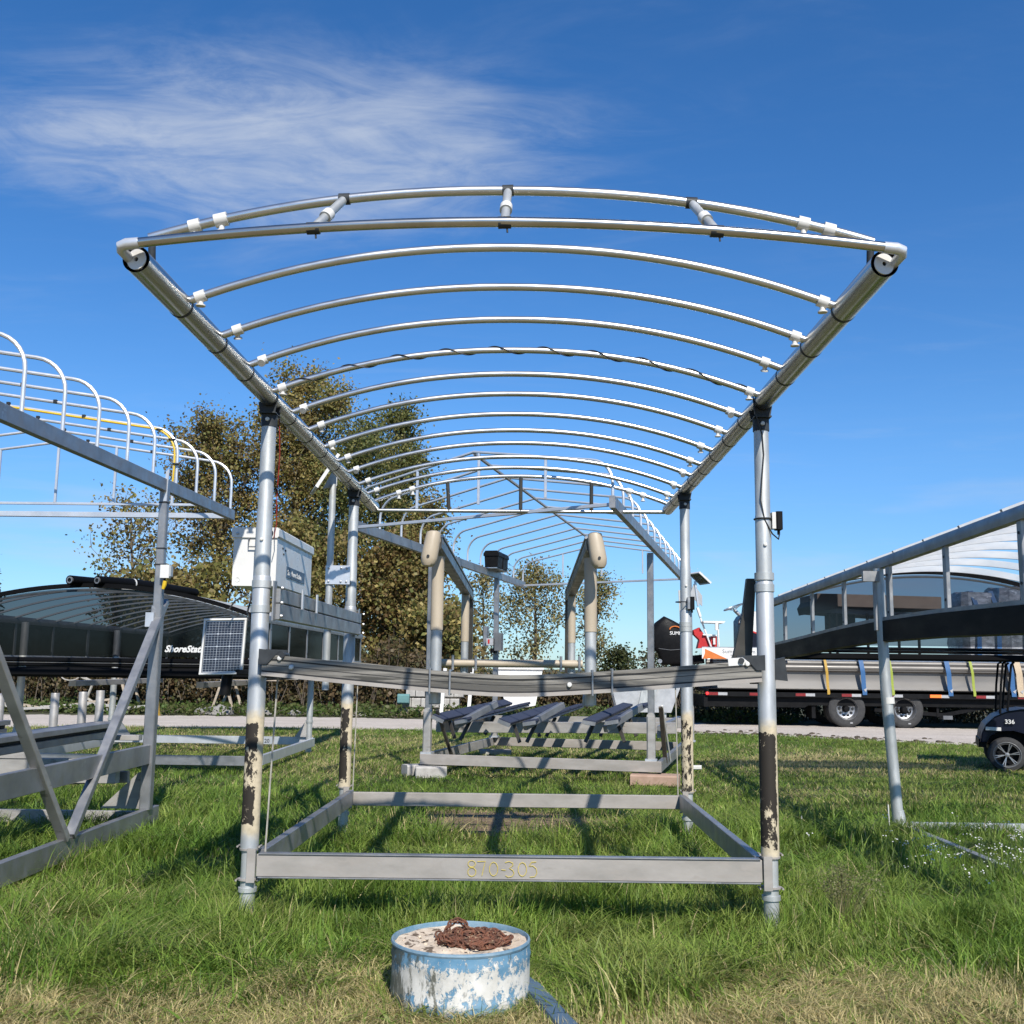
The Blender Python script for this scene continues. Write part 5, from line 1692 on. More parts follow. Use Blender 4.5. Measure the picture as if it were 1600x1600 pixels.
# ------------------------------------------------------------------ odds and ends across the road
def yard_junk():
    for k, x in enumerate((-12.5, -9.3)):
        s = thing('trestle', ('left' if k == 0 else 'right') + ' trestle under the stacked grey boards beyond the road', 'trestle', (x, 33.2, 0), 0, 'trestles beyond the road')
        for y in (-.5, .5):
            MB().bar((-.35, y, 0), (-.05, y, 1.0), .07, .09, (0, 1, 0)).build('leg', 'wood', s)
            MB().bar((.35, y, 0), (.05, y, 1.0), .07, .09, (0, 1, 0)).build('leg', 'wood', s)
        MB().bar((0, -.7, 1.02), (0, .7, 1.02), .1, .12).build('top_beam', 'wood', s)
    rng = random.Random(4)
    for k in range(7):
        x0 = -14.9 + rng.uniform(0, .5) + .25 * k
        x1 = -8.2 + rng.uniform(-1.2, .2) + .30 * k * .6
        y = 32.75 + .16 * k
        b = MB().bar((x0, y, 1.12 + .05 * (k % 3)), (x1, y, 1.10 - .10 * (k % 2) + .05 * (k % 3)), .14, .045).build('board', 'wood')
        tag(b, ['longest pale board at the front of the stack on trestles', 'grey board second in the stack on trestles', 'third board of the trestle stack, sloping down right', 'middle board of the trestle stack',
                'fifth board of the trestle stack', 'sixth board of the trestle stack', 'rearmost board of the trestle stack'][k], 'board', 'boards on the trestles')
    for k in range(9):
        x = -17.6 + .62 * k + rng.uniform(-.2, .2)
        y = 32.0 + rng.uniform(-.4, .5)
        a = rng.uniform(-.25, .25)
        L_ = rng.uniform(.8, 2.0)
        b = MB().bar((x, y, .10 + .06 * (k % 4)), (x + L_ * cos(a), y + L_ * sin(a) * .4, .12 + .07 * (k % 3) + (.30 if k == 6 else 0)), .16, .07).build('scrap_plank', 'concrete' if k % 3 else 'wood')
        tag(b, ['short pale scrap plank at the left end of the plank litter', 'second scrap plank from the left edge', 'grey scrap plank third from the left', 'pale scrap plank left of the rope coil', 'scrap plank lying highest in the litter', 'scrap plank below the rope coil', 'raised scrap plank tipping up at its right end', 'scrap plank second from the right end', 'rightmost pale scrap plank near the trestles'][k], 'plank', 'scrap planks at the left')
    w = thing('marker_post', 'thin yellow topped marker post beside the gravel road', 'post', (-8.75, 25.2, 0))
    MB().tube([(0, 0, 0), (0, 0, .30)], .03, 8).build('stake', 'dark', w)
    MB().lathe([(.14, .0), (.12, .02), (.09, .25), (.05, .55), (.02, .62)], (0, 0, .28), (0, 0, 1), 14).build('cone', 'ystrap', w)
    r = MB()
    c = Vector((-13.9, 32.4, 1.12))
    r.tube([c + Vector((.30 * cos(t), 0, .18 * sin(t))) for t in [2 * pi * k / 20 for k in range(20)]], .02, 6, closed=True)
    r.tube([c + Vector((.3, 0, -.05)), c + Vector((.72, .0, -.22)), c + Vector((.55, 0, -.7)), c + Vector((.95, 0, -.95))], .05, 6)
    o = r.build('rope_coil', 'rope')
    tag(o, 'pale looped rope hanging by the trestle boards', 'rope')
    # grey stones on the verge
    rocks = [(-9.6, 31.9, .22), (-9.1, 31.75, .3), (-7.9, 31.9, .2), (-6.9, 31.9, .16), (-12.0, 31.8, .18), (-5.0, 32.0, .14)]
    labs = ['small grey stone, left of the biggest verge stone', 'largest grey stone on the far verge', 'grey stone right of the biggest verge stone', 'low stone on the verge below the brush', 'leftmost small stone on the far verge', 'rightmost stone on the far verge']
    for k, (x, y, s) in enumerate(rocks):
        rr = random.Random(k)
        v, f = [], []
        for j in range(5):
            for i in range(9):
                t, p = 2 * pi * i / 9, pi * (j / 4) * .5
                q = s * rr.uniform(.82, 1.15)
                v.append((q * 1.5 * cos(t) * cos(p), q * sin(t) * cos(p), q * .9 * sin(p)))
        for j in range(4):
            for i in range(9):
                n2 = (i + 1) % 9
                f.append((j * 9 + i, j * 9 + n2, (j + 1) * 9 + n2, (j + 1) * 9 + i))
        o = MB().add(v, f).build('stone', 'stone', None, ang=50)
        o.location = (x, y, .02)
        tag(o, labs[k], 'stone', 'stones on the far verge')
    # block stack and posts seen under the lift beam
    st = thing('block_stack', 'low stack of pale blocks beyond the road behind the bunks', 'block stack', (-3.05, 32.6, 0))
    for i in range(6):
        for j in range(2):
            MB().bar((-.75 + .29 * i + .12 * (j % 2), 0, .16 + .32 * j + .24), (-.75 + .29 * i + .12 * (j % 2) + .27, 0, .16 + .32 * j + .24), .4, .29, ch=.03).build('block', 'concrete', st)
    MB().bar((-.9, 0, .12), (1.1, 0, .12), .5, .2).build('pallet', 'wood', st)
    for k, x in enumerate((-2.5, -1.72)):
        p = MB().bar((x, 30.9, 0), (x + .10, 30.9, 1.45), .10, .14, (0, 1, 0)).build('white_post', 'white')
        tag(p, ('left' if k == 0 else 'right') + ' one of two leaning white posts seen below the lift beam', 'post', 'white posts beyond the road')
    c = thing('white_crate', 'tilted white bin beyond the road above the bunk boards', 'bin', (-.15, 30.5, .2), 0)
    MB().prism([(-.45, -.3, .10), (.35, -.3, .25), (.55, -.3, 1.25), (-.75, -.3, 1.25)], (0, .6, 0)).build('bin_body', 'white', c)
    MB().bar((-.78, 0, 1.27), (.58, 0, 1.27), .7, .06).build('bin_rim', 'pvc', c)
    g = thing('hopper', 'grey sided hopper seen behind the right bunk boards', 'hopper', (2.75, 26.9, 0), 0)
    MB().prism([(-.55, -.4, .45), (.75, -.4, .45), (1.0, -.4, 1.12), (-.72, -.4, 1.12)], (0, .8, 0)).build('hopper_body', 'greyp', g)
    MB().prism([(-.06, -.45, .60), (.25, -.45, .60), (.45, -.45, 1.1), (.05, -.45, 1.1)], (0, .04, 0)).build('side_rib', 'galv', g)
    for x in (-.4, .6):
        MB().bar((x, -.3, 0), (x, -.3, .46), .08, .08, (0, 1, 0)).build('leg', 'galv', g)
    t = MB().bar((-3.9, 32.2, .52), (-3.55, 32.2, .52), .3, .30, ch=.05).build('teal_tank', 'greent')
    tag(t, 'small teal tank end beside the pale blocks', 'tank')
    o = MB().bar((2.30, 15.85, .09), (2.52, 15.80, .10), .09, .06, ch=.015).build('white_scrap', 'pvc')
    tag(o, 'small white scrap lying on the grass right of the rear lift', 'scrap')


yard_junk()


# ------------------------------------------------------------------ vegetation
def leaf_mat(name, rough=.55, trans=.35):
    m, nt, b = nodes(name)
    at = nt.nodes.new('ShaderNodeAttribute')
    at.attribute_name = 'Col'
    out = nt.nodes['Material Output']
    nt.links.new(at.outputs['Color'], b.inputs['Base Color'])
    setp(b, Roughness=rough)
    b.inputs['Specular IOR Level'].default_value = .3
    tl = nt.nodes.new('ShaderNodeBsdfTranslucent')
    hs = nt.nodes.new('ShaderNodeHueSaturation')
    hs.inputs['Value'].default_value = 1.3
    hs.inputs['Hue'].default_value = .49
    nt.links.new(at.outputs['Color'], hs.inputs['Color'])
    nt.links.new(hs.outputs[0], tl.inputs[0])
    mx = nt.nodes.new('ShaderNodeMixShader')
    mx.inputs[0].default_value = trans
    nt.links.new(b.outputs[0], mx.inputs[1])
    nt.links.new(tl.outputs[0], mx.inputs[2])
    nt.links.new(mx.outputs[0], out.inputs[0])
    return m


LEAF = leaf_mat('leaf')
BLADE = leaf_mat('grass_blade', .5, .4)


def leaf_cloud(rng, cen, sig, n_each, size, pal, jit=.25):
    """leaf quads scattered round clump centres; colour varies by clump and by leaf"""
    cen = np.asarray(cen)
    N = len(cen) * n_each
    c = np.repeat(cen, n_each, 0)
    s = np.repeat(np.broadcast_to(np.asarray(sig, float).reshape(-1, 1), (len(cen), 1)), n_each, 0)
    p = c + rng.normal(size=(N, 3)) * s * np.array([1, 1, .85])
    a = rng.normal(size=(N, 3))
    a[:, 2] -= .3
    a /= np.linalg.norm(a, axis=1, keepdims=True)
    b = np.cross(a, rng.normal(size=(N, 3)))
    b /= np.linalg.norm(b, axis=1, keepdims=True)
    L = size * rng.uniform(.6, 1.35, (N, 1))
    Wd = L * rng.uniform(.32, .48, (N, 1))
    v = np.stack([p, p + a * L * .5 + b * Wd, p + a * L, p + a * L * .5 - b * Wd], 1).reshape(-1, 3)
    i = np.arange(N) * 4
    t = np.stack([i, i + 1, i + 2, i, i + 2, i + 3], 1).reshape(-1, 3)
    pal = np.asarray(pal)
    ci = np.repeat(rng.choice(len(pal), len(cen)), n_each)
    oth = rng.choice(len(pal), N)
    k = rng.uniform(0, 1, (N, 1)) ** 2
    col = pal[ci] * (1 - k) + pal[oth] * k
    col = col * rng.uniform(1 - jit, 1 + jit, (N, 1))
    return v, t, np.repeat(col, 4, 0)


GREEN_BROWN = [(.20, .195, .056), (.245, .215, .066), (.25, .19, .070), (.16, .17, .05), (.19, .135, .058), (.34, .27, .095)]
DARKG = [(.055, .075, .024), (.075, .088, .03), (.095, .095, .034), (.06, .065, .024)]


def make_tree(name, label, cat, loc, H, spread, seed, nclump, n_each, leaf, sig, pal=GREEN_BROWN, base=.16, lean=(0, 0), trunk_r=.2, up=.75, group=None, shape=1.0):
    rng = np.random.default_rng(seed)
    T = thing(name, label, cat, loc, 0, group)
    wood = MB()
    segs = 14
    tp = [Vector((0, 0, -.1))]
    for k in range(1, segs + 1):
        t = k / segs
        tp.append(Vector((lean[0] * t + .04 * H * sin(t * 5 + seed) * .4, lean[1] * t + .03 * H * cos(t * 4 + seed) * .4 - .012 * H, H * .93 * t)))
    wood.tube(tp, [trunk_r * (1 - .93 * k / segs) + .012 for k in range(segs + 1)], 8)
    clumps, sg = [], []
    nb = int(14 + H * 1.3)
    ga = rng.uniform(0, 6.28)
    for k in range(nb):
        t = base + (0.97 - base) * (k + rng.uniform(0, .8)) / nb
        ga += 2.4 + rng.uniform(-.5, .5)
        o = tp[min(int(t * segs), segs)].lerp(tp[min(int(t * segs) + 1, segs)], t * segs % 1)
        env = spread * (sin(pi * min(1, (t - base) / (1 - base) * .82 + .16)) ** .8) * shape
        Lb = max(.5, env * rng.uniform(.65, 1.15))
        el = up * rng.uniform(.7, 1.25)
        d = Vector((cos(ga) * cos(el), sin(ga) * cos(el), sin(el)))
        pts = [o]
        nn = 6
        for j in range(nn):
            d = (d + Vector((rng.normal() * .14, rng.normal() * .14, .07 + rng.normal() * .07))).normalized()
            pts.append(pts[-1] + d * Lb / nn)
        r0 = trunk_r * .42 * (1 - t * .75)
        wood.tube(pts, [max(r0 * (1 - j / nn * .85), .008) for j in range(nn + 1)], 5)
        ns = max(3, int(Lb * 2.4))
        for q in range(ns):
            u = rng.uniform(.28, 1.0)
            idx = min(int(u * nn), nn - 1)
            p0 = pts[idx].lerp(pts[idx + 1], u * nn - idx)
            dd = (d * .7 + Vector(rng.normal(size=3) * .8) + Vector((0, 0, .35))).normalized()
            ls = Lb * rng.uniform(.12, .34)
            p1 = p0 + dd * ls * .5
            p2 = p1 + (dd + Vector((0, 0, .3))).normalized() * ls * .5
            wood.tube([p0, p1, p2], [max(r0 * .3, .010), .008, .004], 3)
            for f in (.5, .8, 1.0, 1.12):
                c = p0.lerp(p2, f)
                clumps.append(tuple(c))
                sg.append(sig * rng.uniform(.55, 1.25))
    clumps = np.array(clumps)
    sg = np.array(sg)
    if len(clumps) > nclump:
        sel = rng.permutation(len(clumps))[:nclump]
        clumps, sg = clumps[sel], sg[sel]
    wood.build('trunk', 'bark', T)
    v, t, c = leaf_cloud(rng, clumps, sg, n_each, leaf, pal)
    link('crown', raw_mesh('crown', v, t, LEAF, c), T)
    return T


def bush_mass(name, x0, x1, yfun, hfun, depth, n, leaf, pal, seed, label=None, kind='stuff', sig=.16):
    rng = np.random.default_rng(seed)
    x = rng.uniform(x0, x1, n)
    h = np.array([hfun(a) for a in x])
    y = np.array([yfun(a) for a in x]) + rng.uniform(0, depth, n)
    z = h * rng.uniform(0.02, 1, n) ** .8
    v, t, c = leaf_cloud(rng, np.stack([x, y, z], 1), np.full(n, sig), 10, leaf, pal)
    o = link(name, raw_mesh(name, v, t, LEAF, c))
    st = MB()
    for k in range(int(n * .16)):
        q = rng.integers(n)
        hh = h[q] * rng.uniform(.6, 1.1)
        st.tube([(x[q], y[q], 0), (x[q] + rng.normal() * .15, y[q] + rng.normal() * .1, hh * .6), (x[q] + rng.normal() * .3, y[q], hh)], [.018, .012, .005], 3)
    s = st.build('stem', 'bark', o)
    s['kind'] = 'stuff'
    return tag(o, label or 'brushy undergrowth', None, None, kind)


def vegetation():
    P = GREEN_BROWN
    # the big cottonwood group left of centre
    PG = [(.12, .14, .042), (.155, .17, .052), (.095, .115, .034), (.20, .185, .06), (.23, .20, .068)]
    grp = 'cottonwoods beyond the road'
    make_tree('cottonwood_tree', 'tallest olive brown cottonwood behind the left posts of the middle lift', 'tree', (-9.0, 42.5, 0), 14.0, 4.3, 3, 900, 46, .115, .33, P, .12, (-.7, 0), .26, 1.0, grp)
    make_tree('cottonwood_tree', 'cottonwood with upright tip at the right side of the group', 'tree', (-6.0, 43.5, 0), 12.9, 2.7, 11, 760, 42, .115, .30, PG, .14, (.7, 0), .22, 1.05, grp)
    make_tree('cottonwood_tree', 'broad cottonwood at the left of the group behind the left lift canopy', 'tree', (-12.0, 41, 0), 11.3, 3.9, 17, 620, 40, .115, .33, P + [(.13, .085, .04)], .2, (-.5, 0), .2, .95, grp)
    make_tree('cottonwood_tree', 'thin half bare cottonwood at the far left end of the group', 'tree', (-14.6, 40, 0), 7.8, 2.9, 19, 170, 20, .13, .34, P + [(.13, .085, .05)], .2, (-.5, 0), .12, .9, grp)
    make_tree('cottonwood_tree', 'dense cottonwood filling the middle of the group', 'tree', (-7.0, 40.5, 0), 11.2, 3.2, 23, 720, 44, .115, .33, PG, .08, (.3, 0), .2, .95, grp)
    make_tree('cottonwood_tree', 'lower cottonwood with loose drooping right edge', 'tree', (-4.4, 40.5, 0), 8.0, 2.5, 27, 330, 34, .115, .31, P, .08, (.5, 0), .15, .9, grp)
    make_tree('cottonwood_tree', 'bushy rust brown cottonwood at the right foot of the group', 'tree', (-4.9, 38.5, 0), 6.4, 2.5, 29, 620, 40, .14, .32, P + [(.14, .085, .035), (.15, .09, .03)], .04, (.2, 0), .12, .8, grp)
    make_tree('cottonwood_tree', 'low leafy cottonwood in front behind the power box', 'tree', (-8.4, 38, 0), 6.2, 2.9, 33, 620, 40, .14, .34, P, .04, (-.2, 0), .14, .8, grp)
    # thin trees in the gap
    PY = [(.21, .20, .075), (.28, .24, .09), (.17, .175, .06), (.33, .27, .12), (.24, .18, .08)]
    make_tree('young_tree', 'sparse young tree left in the gap behind the guide rails', 'tree', (-2.2, 48, 0), 5.8, 1.9, 31, 200, 14, .115, .32, PY, .1, (.2, 0), .08, 1.05, 'young trees in the gap')
    make_tree('young_tree', 'leafier young tree in the middle of the gap between the guide rails', 'tree', (.1, 47, 0), 6.0, 2.6, 37, 460, 17, .115, .32, PY, .03, (.2, 0), .10, .95, 'young trees in the gap')
    make_tree('young_tree', 'slim young tree behind the right guide rail', 'tree', (2.95, 48, 0), 6.0, 1.7, 41, 230, 15, .115, .28, PY, .08, (.1, 0), .08, 1.05, 'young trees in the gap')
    make_tree('green_bush', 'small round green bush right of the gap trees', 'bush', (3.9, 47, 0), 2.2, 1.1, 43, 100, 30, .12, .22, DARKG, .04, (0, 0), .05, .8)
    make_tree('round_bush', 'olive bush rising behind the covered lift at left', 'bush', (-12.6, 37, 0), 3.9, 2.6, 47, 300, 34, .18, .36, P, .04, (0, 0), .10, .8)
    make_tree('round_bush', 'tall brown bush at the right foot of the cottonwoods', 'bush', (-3.0, 37.2, 0), 3.6, 1.9, 53, 220, 30, .17, .34, P, .04, (0, 0), .10, .85)
    # evergreen at the left edge
    E_ = thing('evergreen_tree', 'dark evergreen cut off by the left edge of the photo', 'tree', (-20.9, 39.5, 0))
    rng = np.random.default_rng(61)
    wood = MB().tube([(0, 0, 0), (0, 0, 6.1)], [.16, .02], 8)
    cl = []
    for k in range(70):
        z = .7 + 5.3 * k / 70
        r = 1.75 * (1 - z / 6.3) ** .8 + .12
        for q in range(4):
            a = rng.uniform(0, 6.28)
            d = Vector((cos(a), sin(a), -.22))
            wood.tube([(0, 0, z), tuple(Vector((0, 0, z)) + d * r)], [.02, .006], 3)
            for f in (.35, .6, .8, .95):
                cl.append(tuple(Vector((0, 0, z)) + d * r * f))
    wood.build('trunk', 'bark', E_)
    v, t, c = leaf_cloud(rng, cl, np.full(len(cl), .13), 14, .13, [(.014, .030, .012), (.020, .036, .016), (.010, .022, .010)])
    link('crown', raw_mesh('crown', v, t, LEAF, c), E_)
    # brush along the far side of the road
    BR = [(.13, .095, .045), (.10, .075, .036), (.085, .085, .032), (.18, .13, .07), (.075, .072, .03), (.15, .10, .055)]
    wav = lambda a: .5 + .5 * sin(a * 1.7) * sin(a * .63 + 1)
    bush_mass('brush', -26, -2.6, lambda a: 34.2 + .4 * sin(a), lambda a: 1.5 + .7 * wav(a) + .25 * sin(a * 5.1), 2.2, 5200, .13, BR, 71, 'brown green brush along the far side of the road at left')
    bush_mass('brush', -2.6, 5.2, lambda a: 36.5 + .3 * sin(a), lambda a: .9 + .35 * wav(a * 1.3), 2.0, 1500, .12, BR, 73, 'low dry brush beyond the road in the middle')
    bush_mass('brush', 3.6, 19, lambda a: 32.6 + .3 * sin(a), lambda a: .85 + .5 * wav(a) + .9 * (1 if a < 5.2 else 0), 2.0, 2400, .10, [(.05, .06, .024), (.07, .072, .03), (.10, .08, .042), (.045, .05, .02), (.16, .15, .11)], 79, 'dark brush below and behind the trailer')
    bush_mass('verge_grass', -26, 8, lambda a: 31.3 + .3 * sin(a * .7), lambda a: .16 + .10 * wav(a * 2), 3.0, 2400, .11, [(.07, .115, .024), (.09, .125, .03), (.12, .125, .045)], 83, 'rough green verge beyond the gravel road', sig=.10)


vegetation()


# ------------------------------------------------------------------ ground, road, grass
def nz(x, y, s, seed=0):
    """smooth pseudo noise 0..1"""
    r = np.random.default_rng(seed)
    o = np.zeros_like(x)
    w = 0
    for k in range(7):
        a = r.uniform(0, 6.28)
        f = s * (1.0 + .55 * k) * r.uniform(.7, 1.3)
        amp = 1 / (1 + .5 * k)
        o += amp * np.sin((x * cos(a) + y * sin(a)) * f + r.uniform(0, 6.28) + 1.3 * np.sin((x * sin(a) - y * cos(a)) * f * .7 + k))
        w += amp
    return np.clip(.5 + .75 * o / w, 0, 1)


ROAD_N = [(-60, 18.0), (-30, 22.0), (-12, 24.45), (-8, 25.3), (-2.8, 25.55), (3.1, 25.6), (5.6, 25.2), (8.8, 23.0), (14, 20.0), (24, 15.5), (60, 3)]
ROAD_F = [(-60, 23.5), (-30, 27.5), (-14.8, 30.2), (-9.75, 31.0), (-3.4, 30.8), (7.5, 30.3), (12, 29.4), (20, 27.2), (30, 23.5), (60, 12)]


def road_near(x):
    return np.interp(x, [p[0] for p in ROAD_N], [p[1] for p in ROAD_N])


def ground_and_road():
    m, nt, b = nodes('soil_and_turf')
    f = tex(nt, .9, 6, .6)
    f2 = tex(nt, 9, 5, .65, (1, 1, 1), (3, 1, 0))
    c = rampf(nt, f, [(.3, (.032, .042, .012)), (.5, (.050, .056, .018)), (.7, (.075, .068, .028))])
    c = mixc(nt, math_(nt, 'MULTIPLY', f2, .6), c, (.055, .045, .022))
    tc = nt.nodes.new('ShaderNodeTexCoord')
    sp = nt.nodes.new('ShaderNodeSeparateXYZ')
    nt.links.new(tc.outputs['Object'], sp.inputs[0])
    yy = math_(nt, 'ADD', sp.outputs['Y'], math_(nt, 'MULTIPLY', f, 1.2))
    near = rampf(nt, math_(nt, 'MULTIPLY', yy, .1), [(.56, (1, 1, 1)), (.63, (0, 0, 0))])
    c = mixc(nt, near, c, rampf(nt, f2, [(.3, (.16, .125, .065)), (.7, (.26, .21, .11))]))
    nt.links.new(c, b.inputs['Base Color'])
    setp(b, Roughness=.95)
    bump(nt, b, f2, .8, .03)
    n = 60
    R = 900
    g = MB()
    vs = [(0, 20, 0)] + [(R * cos(2 * pi * i / n), 20 + R * sin(2 * pi * i / n), 0) for i in range(n)]
    g.add(vs, [(0, 1 + i, 1 + (i + 1) % n) for i in range(n)])
    tag(g.build('ground', m, None, smooth=False), None, None, None, 'structure')
    so_ = surf('bare_soil', (.20, .135, .085), (.12, .08, .05), 7, .95, 0, .03, (1, 1, 1), .8, 30, c3=(.30, .22, .13), s3=16, t3=.58)
    pv, n2 = [(-.25, 10.6, .02)], 40
    rr0 = random.Random(6)
    for i in range(n2):
        t = 2 * pi * i / n2
        q = 1 + .18 * sin(3 * t + 1) + rr0.uniform(-.08, .08)
        pv.append((-.25 + 1.0 * q * cos(t), 10.6 + 1.0 * q * sin(t), .006))
    tag(MB().add(pv, [(0, 1 + i, 1 + (i + 1) % n2) for i in range(n2)]).build('bare_soil', so_), None, None, None, 'structure')
    m, nt, b = nodes('pale_gravel')
    f = tex(nt, 1.2, 5, .6, (.5, 1, 1))
    f2 = tex(nt, 26, 6, .7)
    c = rampf(nt, f, [(.3, (.60, .53, .46)), (.7, (.47, .41, .345))])
    c = mixc(nt, rampf(nt, f2, [(.45, (0, 0, 0)), (.75, (.8, .8, .8))]), c, (.34, .29, .235))
    nt.links.new(c, b.inputs['Base Color'])
    setp(b, Roughness=.95)
    bump(nt, b, f2, .9, .03)
    xs = np.concatenate([np.linspace(-60, -26, 30), np.linspace(-25.8, 20, 500), np.linspace(20.3, 60, 40)])
    yn = road_near(xs)
    yf = np.interp(xs, [p[0] for p in ROAD_F], [p[1] for p in ROAD_F])
    rng = np.random.default_rng(2)
    yn = yn + (nz(xs, xs * 0, 3.0, 5) - .5) * .45 + rng.normal(size=len(xs)) * .08
    yf = yf + (nz(xs, xs * 0, 2.6, 9) - .5) * .5 + rng.normal(size=len(xs)) * .09
    k = len(xs)
    vs = [(a, q, .006) for a, q in zip(xs, yn)] + [(a, (q + w) / 2, .03) for a, q, w in zip(xs, yn, yf)] + [(a, q, .006) for a, q in zip(xs, yf)]
    fs = [(i, i + 1, k + i + 1, k + i) for i in range(k - 1)] + [(k + i, k + i + 1, 2 * k + i + 1, 2 * k + i) for i in range(k - 1)]
    tag(MB().add(vs, fs).build('gravel_road', m), None, None, None, 'structure')
    # loose dark turf clods along the near edge
    cl = MB()
    rr = random.Random(12)
    for q in range(150):
        x = rr.uniform(2.5, 13)
        y = float(road_near(np.array([x]))[0]) + abs(rr.gauss(.25, .6))
        s = rr.uniform(.02, .075)
        cl.lathe([(s, 0), (s * .8, s * .5), (.0001, s * .7)], (x, y, .01), (rr.uniform(-.1, .1), rr.uniform(-.1, .1), 1), 6)
        cl.lathe([(s * 1.6, 0), (.0001, s * .4)], (x + s * 2, y, .01), (0, 0, 1), 5)
    cl.build('turf_clod', surf('dark_soil', (.075, .055, .035), (.05, .04, .025), 9, .95), None)
    tag(bpy.data.objects['turf_clod'], 'dark clods of turf scattered on the gravel edge', None, None, 'stuff')


ground_and_road()


def grass():
    rng = np.random.default_rng(99)

    def area(n, y0, y1, ymarg=.56):
        u = rng.uniform(0, 1, n)
        y = np.sqrt(y0 ** 2 + u * (y1 ** 2 - y0 ** 2))
        x = rng.uniform(-1, 1, n) * (y * ymarg + 1.7)
        return x, y

    def keep_out(x, y):
        k = np.ones(len(x), bool)
        k &= (x + .30) ** 2 + (y - 5.13) ** 2 > .315 ** 2
        k &= y < road_near(x) + rng.normal(size=len(x)) * .22
        # bare patch in the middle of the lift
        d = ((x + .25) / 1.0) ** 2 + ((y - 10.6) / 1.0) ** 2
        k &= rng.uniform(0, 1, len(x)) < np.clip(d * .8 - .30 + .25 * nz(x, y, 3, 3), .03, 1)
        return k

    def blades(x, y, h, w, segs, lean_k=1.0):
        n = len(x)
        a = rng.uniform(0, 2 * pi, n)
        # blades comb together in patches
        sw = nz(x, y, 1.5, 21) * 9.0 + nz(x, y, 5.0, 23) * 5.0
        mixk = rng.uniform(0, 1, n) < .45
        a = np.where(mixk, sw + rng.normal(size=n) * .6, a)
        lean = np.abs(rng.normal(.55, .35, n) + .95 * nz(x, y, 2.6, 27) ** 1.5) * lean_k
        d = np.stack([np.cos(a), np.sin(a)], 1)
        pa = a + rng.uniform(-.9, .9, n) + pi / 2
        pv = np.stack([np.cos(pa), np.sin(pa)], 1)
        L = []
        for k in range(segs + 1):
            t = k / segs
            z = h * (t - .28 * np.minimum(lean, 1.6) * t ** 2.4)
            off = (h * lean * t ** 1.8)[:, None] * d
            ww = (w * (1 - t ** 1.6))[:, None] * pv * .5
            c = np.stack([x, y], 1) + off
            if k < segs:
                L.append(np.concatenate([c - ww, z[:, None]], 1))
                L.append(np.concatenate([c + ww, z[:, None]], 1))
            else:
                L.append(np.concatenate([c, z[:, None]], 1))
        V = np.stack(L, 1)
        nv = V.shape[1]
        tr = []
        for k in range(segs - 1):
            tr += [(2 * k, 2 * k + 1, 2 * k + 3), (2 * k, 2 * k + 3, 2 * k + 2)]
        tr += [(2 * segs - 2, 2 * segs - 1, 2 * segs)]
        T = (np.arange(n) * nv)[:, None, None] + np.array(tr)[None]
        return V.reshape(-1, 3), T.reshape(-1, 3), nv

    allv, allt, allc = [], [], []
    base = 0

    def emit(x, y, h, w, segs, dry, lean_k=1.0):
        nonlocal base
        V, T, nv = blades(x, y, h, w, segs, lean_k)
        n = len(x)
        g1, g2, g3 = np.array([.055, .140, .020]), np.array([.165, .255, .038]), np.array([.33, .35, .10])
        k = nz(x, y, .9, 31)[:, None] * .45 + nz(x, y, 5.5, 33)[:, None] * .40 + rng.uniform(0, .50, (n, 1))
        col = np.where(k < .65, g1 + (g2 - g1) * (k / .65), g2 + (g3 - g2) * np.clip((k - .65) / .65, 0, 1))
        st = np.array([.54, .45, .22]) * rng.uniform(.55, 1.25, (n, 1)) + np.array([0, .015, 0]) * rng.uniform(0, 1, (n, 1))
        isd = (rng.uniform(0, 1, n) < dry)[:, None]
        col = np.where(isd, st, col * rng.uniform(.72, 1.28, (n, 1)) * (.62 + .70 * nz(x, y, 7.5, 35)[:, None]))
        allv.append(V)
        allt.append(T + base)
        allc.append(np.repeat(col, nv, 0))
        base += len(V)

    def dryness(x, y):
        e = 5.30 - .14 * np.tanh(x * 1.5) - .22 * np.exp(-((x - .45) / .7) ** 2) + .55 * (nz(x, y, 1.1, 41) - .5) * 2
        near = 1 / (1 + np.exp((y - e) / .17))
        patch = np.clip((nz(x, y, .55, 43) - .60) * 2.2, 0, .5)
        far = np.clip((nz(x, y, .35, 47) - .45) * 1.6, 0, .6) * (y > 13)
        bare = np.exp(-(((x + .25) / 1.1) ** 2 + ((y - 10.5) / .9) ** 2)) * .8
        return near, np.clip(near * .78 + patch * .5 + far * .75 + bare + .05, 0, .95)

    # short mown sward in the foreground and everywhere as an under layer
    for n, y0, y1, w, segs in ((150000, 4.1, 7.0, .0066, 2), (135000, 7.0, 12.5, .0068, 2), (115000, 12.5, 19, .011, 2), (115000, 19, 26.5, .018, 1)):
        x, y = area(n, y0, y1)
        k = keep_out(x, y)
        x, y = x[k], y[k]
        near, dr = dryness(x, y)
        h = rng.uniform(.03, .075, len(x)) * (1 + .5 * nz(x, y, 2.0, 51)) * np.where(y > 12.5, 1.15, 1.0)
        emit(x, y, h, np.full(len(x), w) * rng.uniform(.7, 1.3, len(x)), segs, dr, 1.3)
    # long uncut grass round the lifts
    for n, y0, y1, w in ((94000, 4.6, 7.2, .0088), (74000, 7.2, 10.5, .0105), (44000, 10.5, 14.0, .012)):
        x, y = area(n, y0, y1)
        k = keep_out(x, y)
        near, dr = dryness(x, y)
        cl = nz(x, y, 1.6, 61) * .5 + nz(x, y, 6.5, 67) * .5
        dens = np.clip(1.7 * cl - .12, .06, 1) * np.clip((14.5 - y) / 3.5, .12, 1) * np.clip(1.0 - near * 1.25, 0.0, 1)
        k &= rng.uniform(0, 1, n) < dens
        x, y, cl, dr = x[k], y[k], cl[k], dr[k]
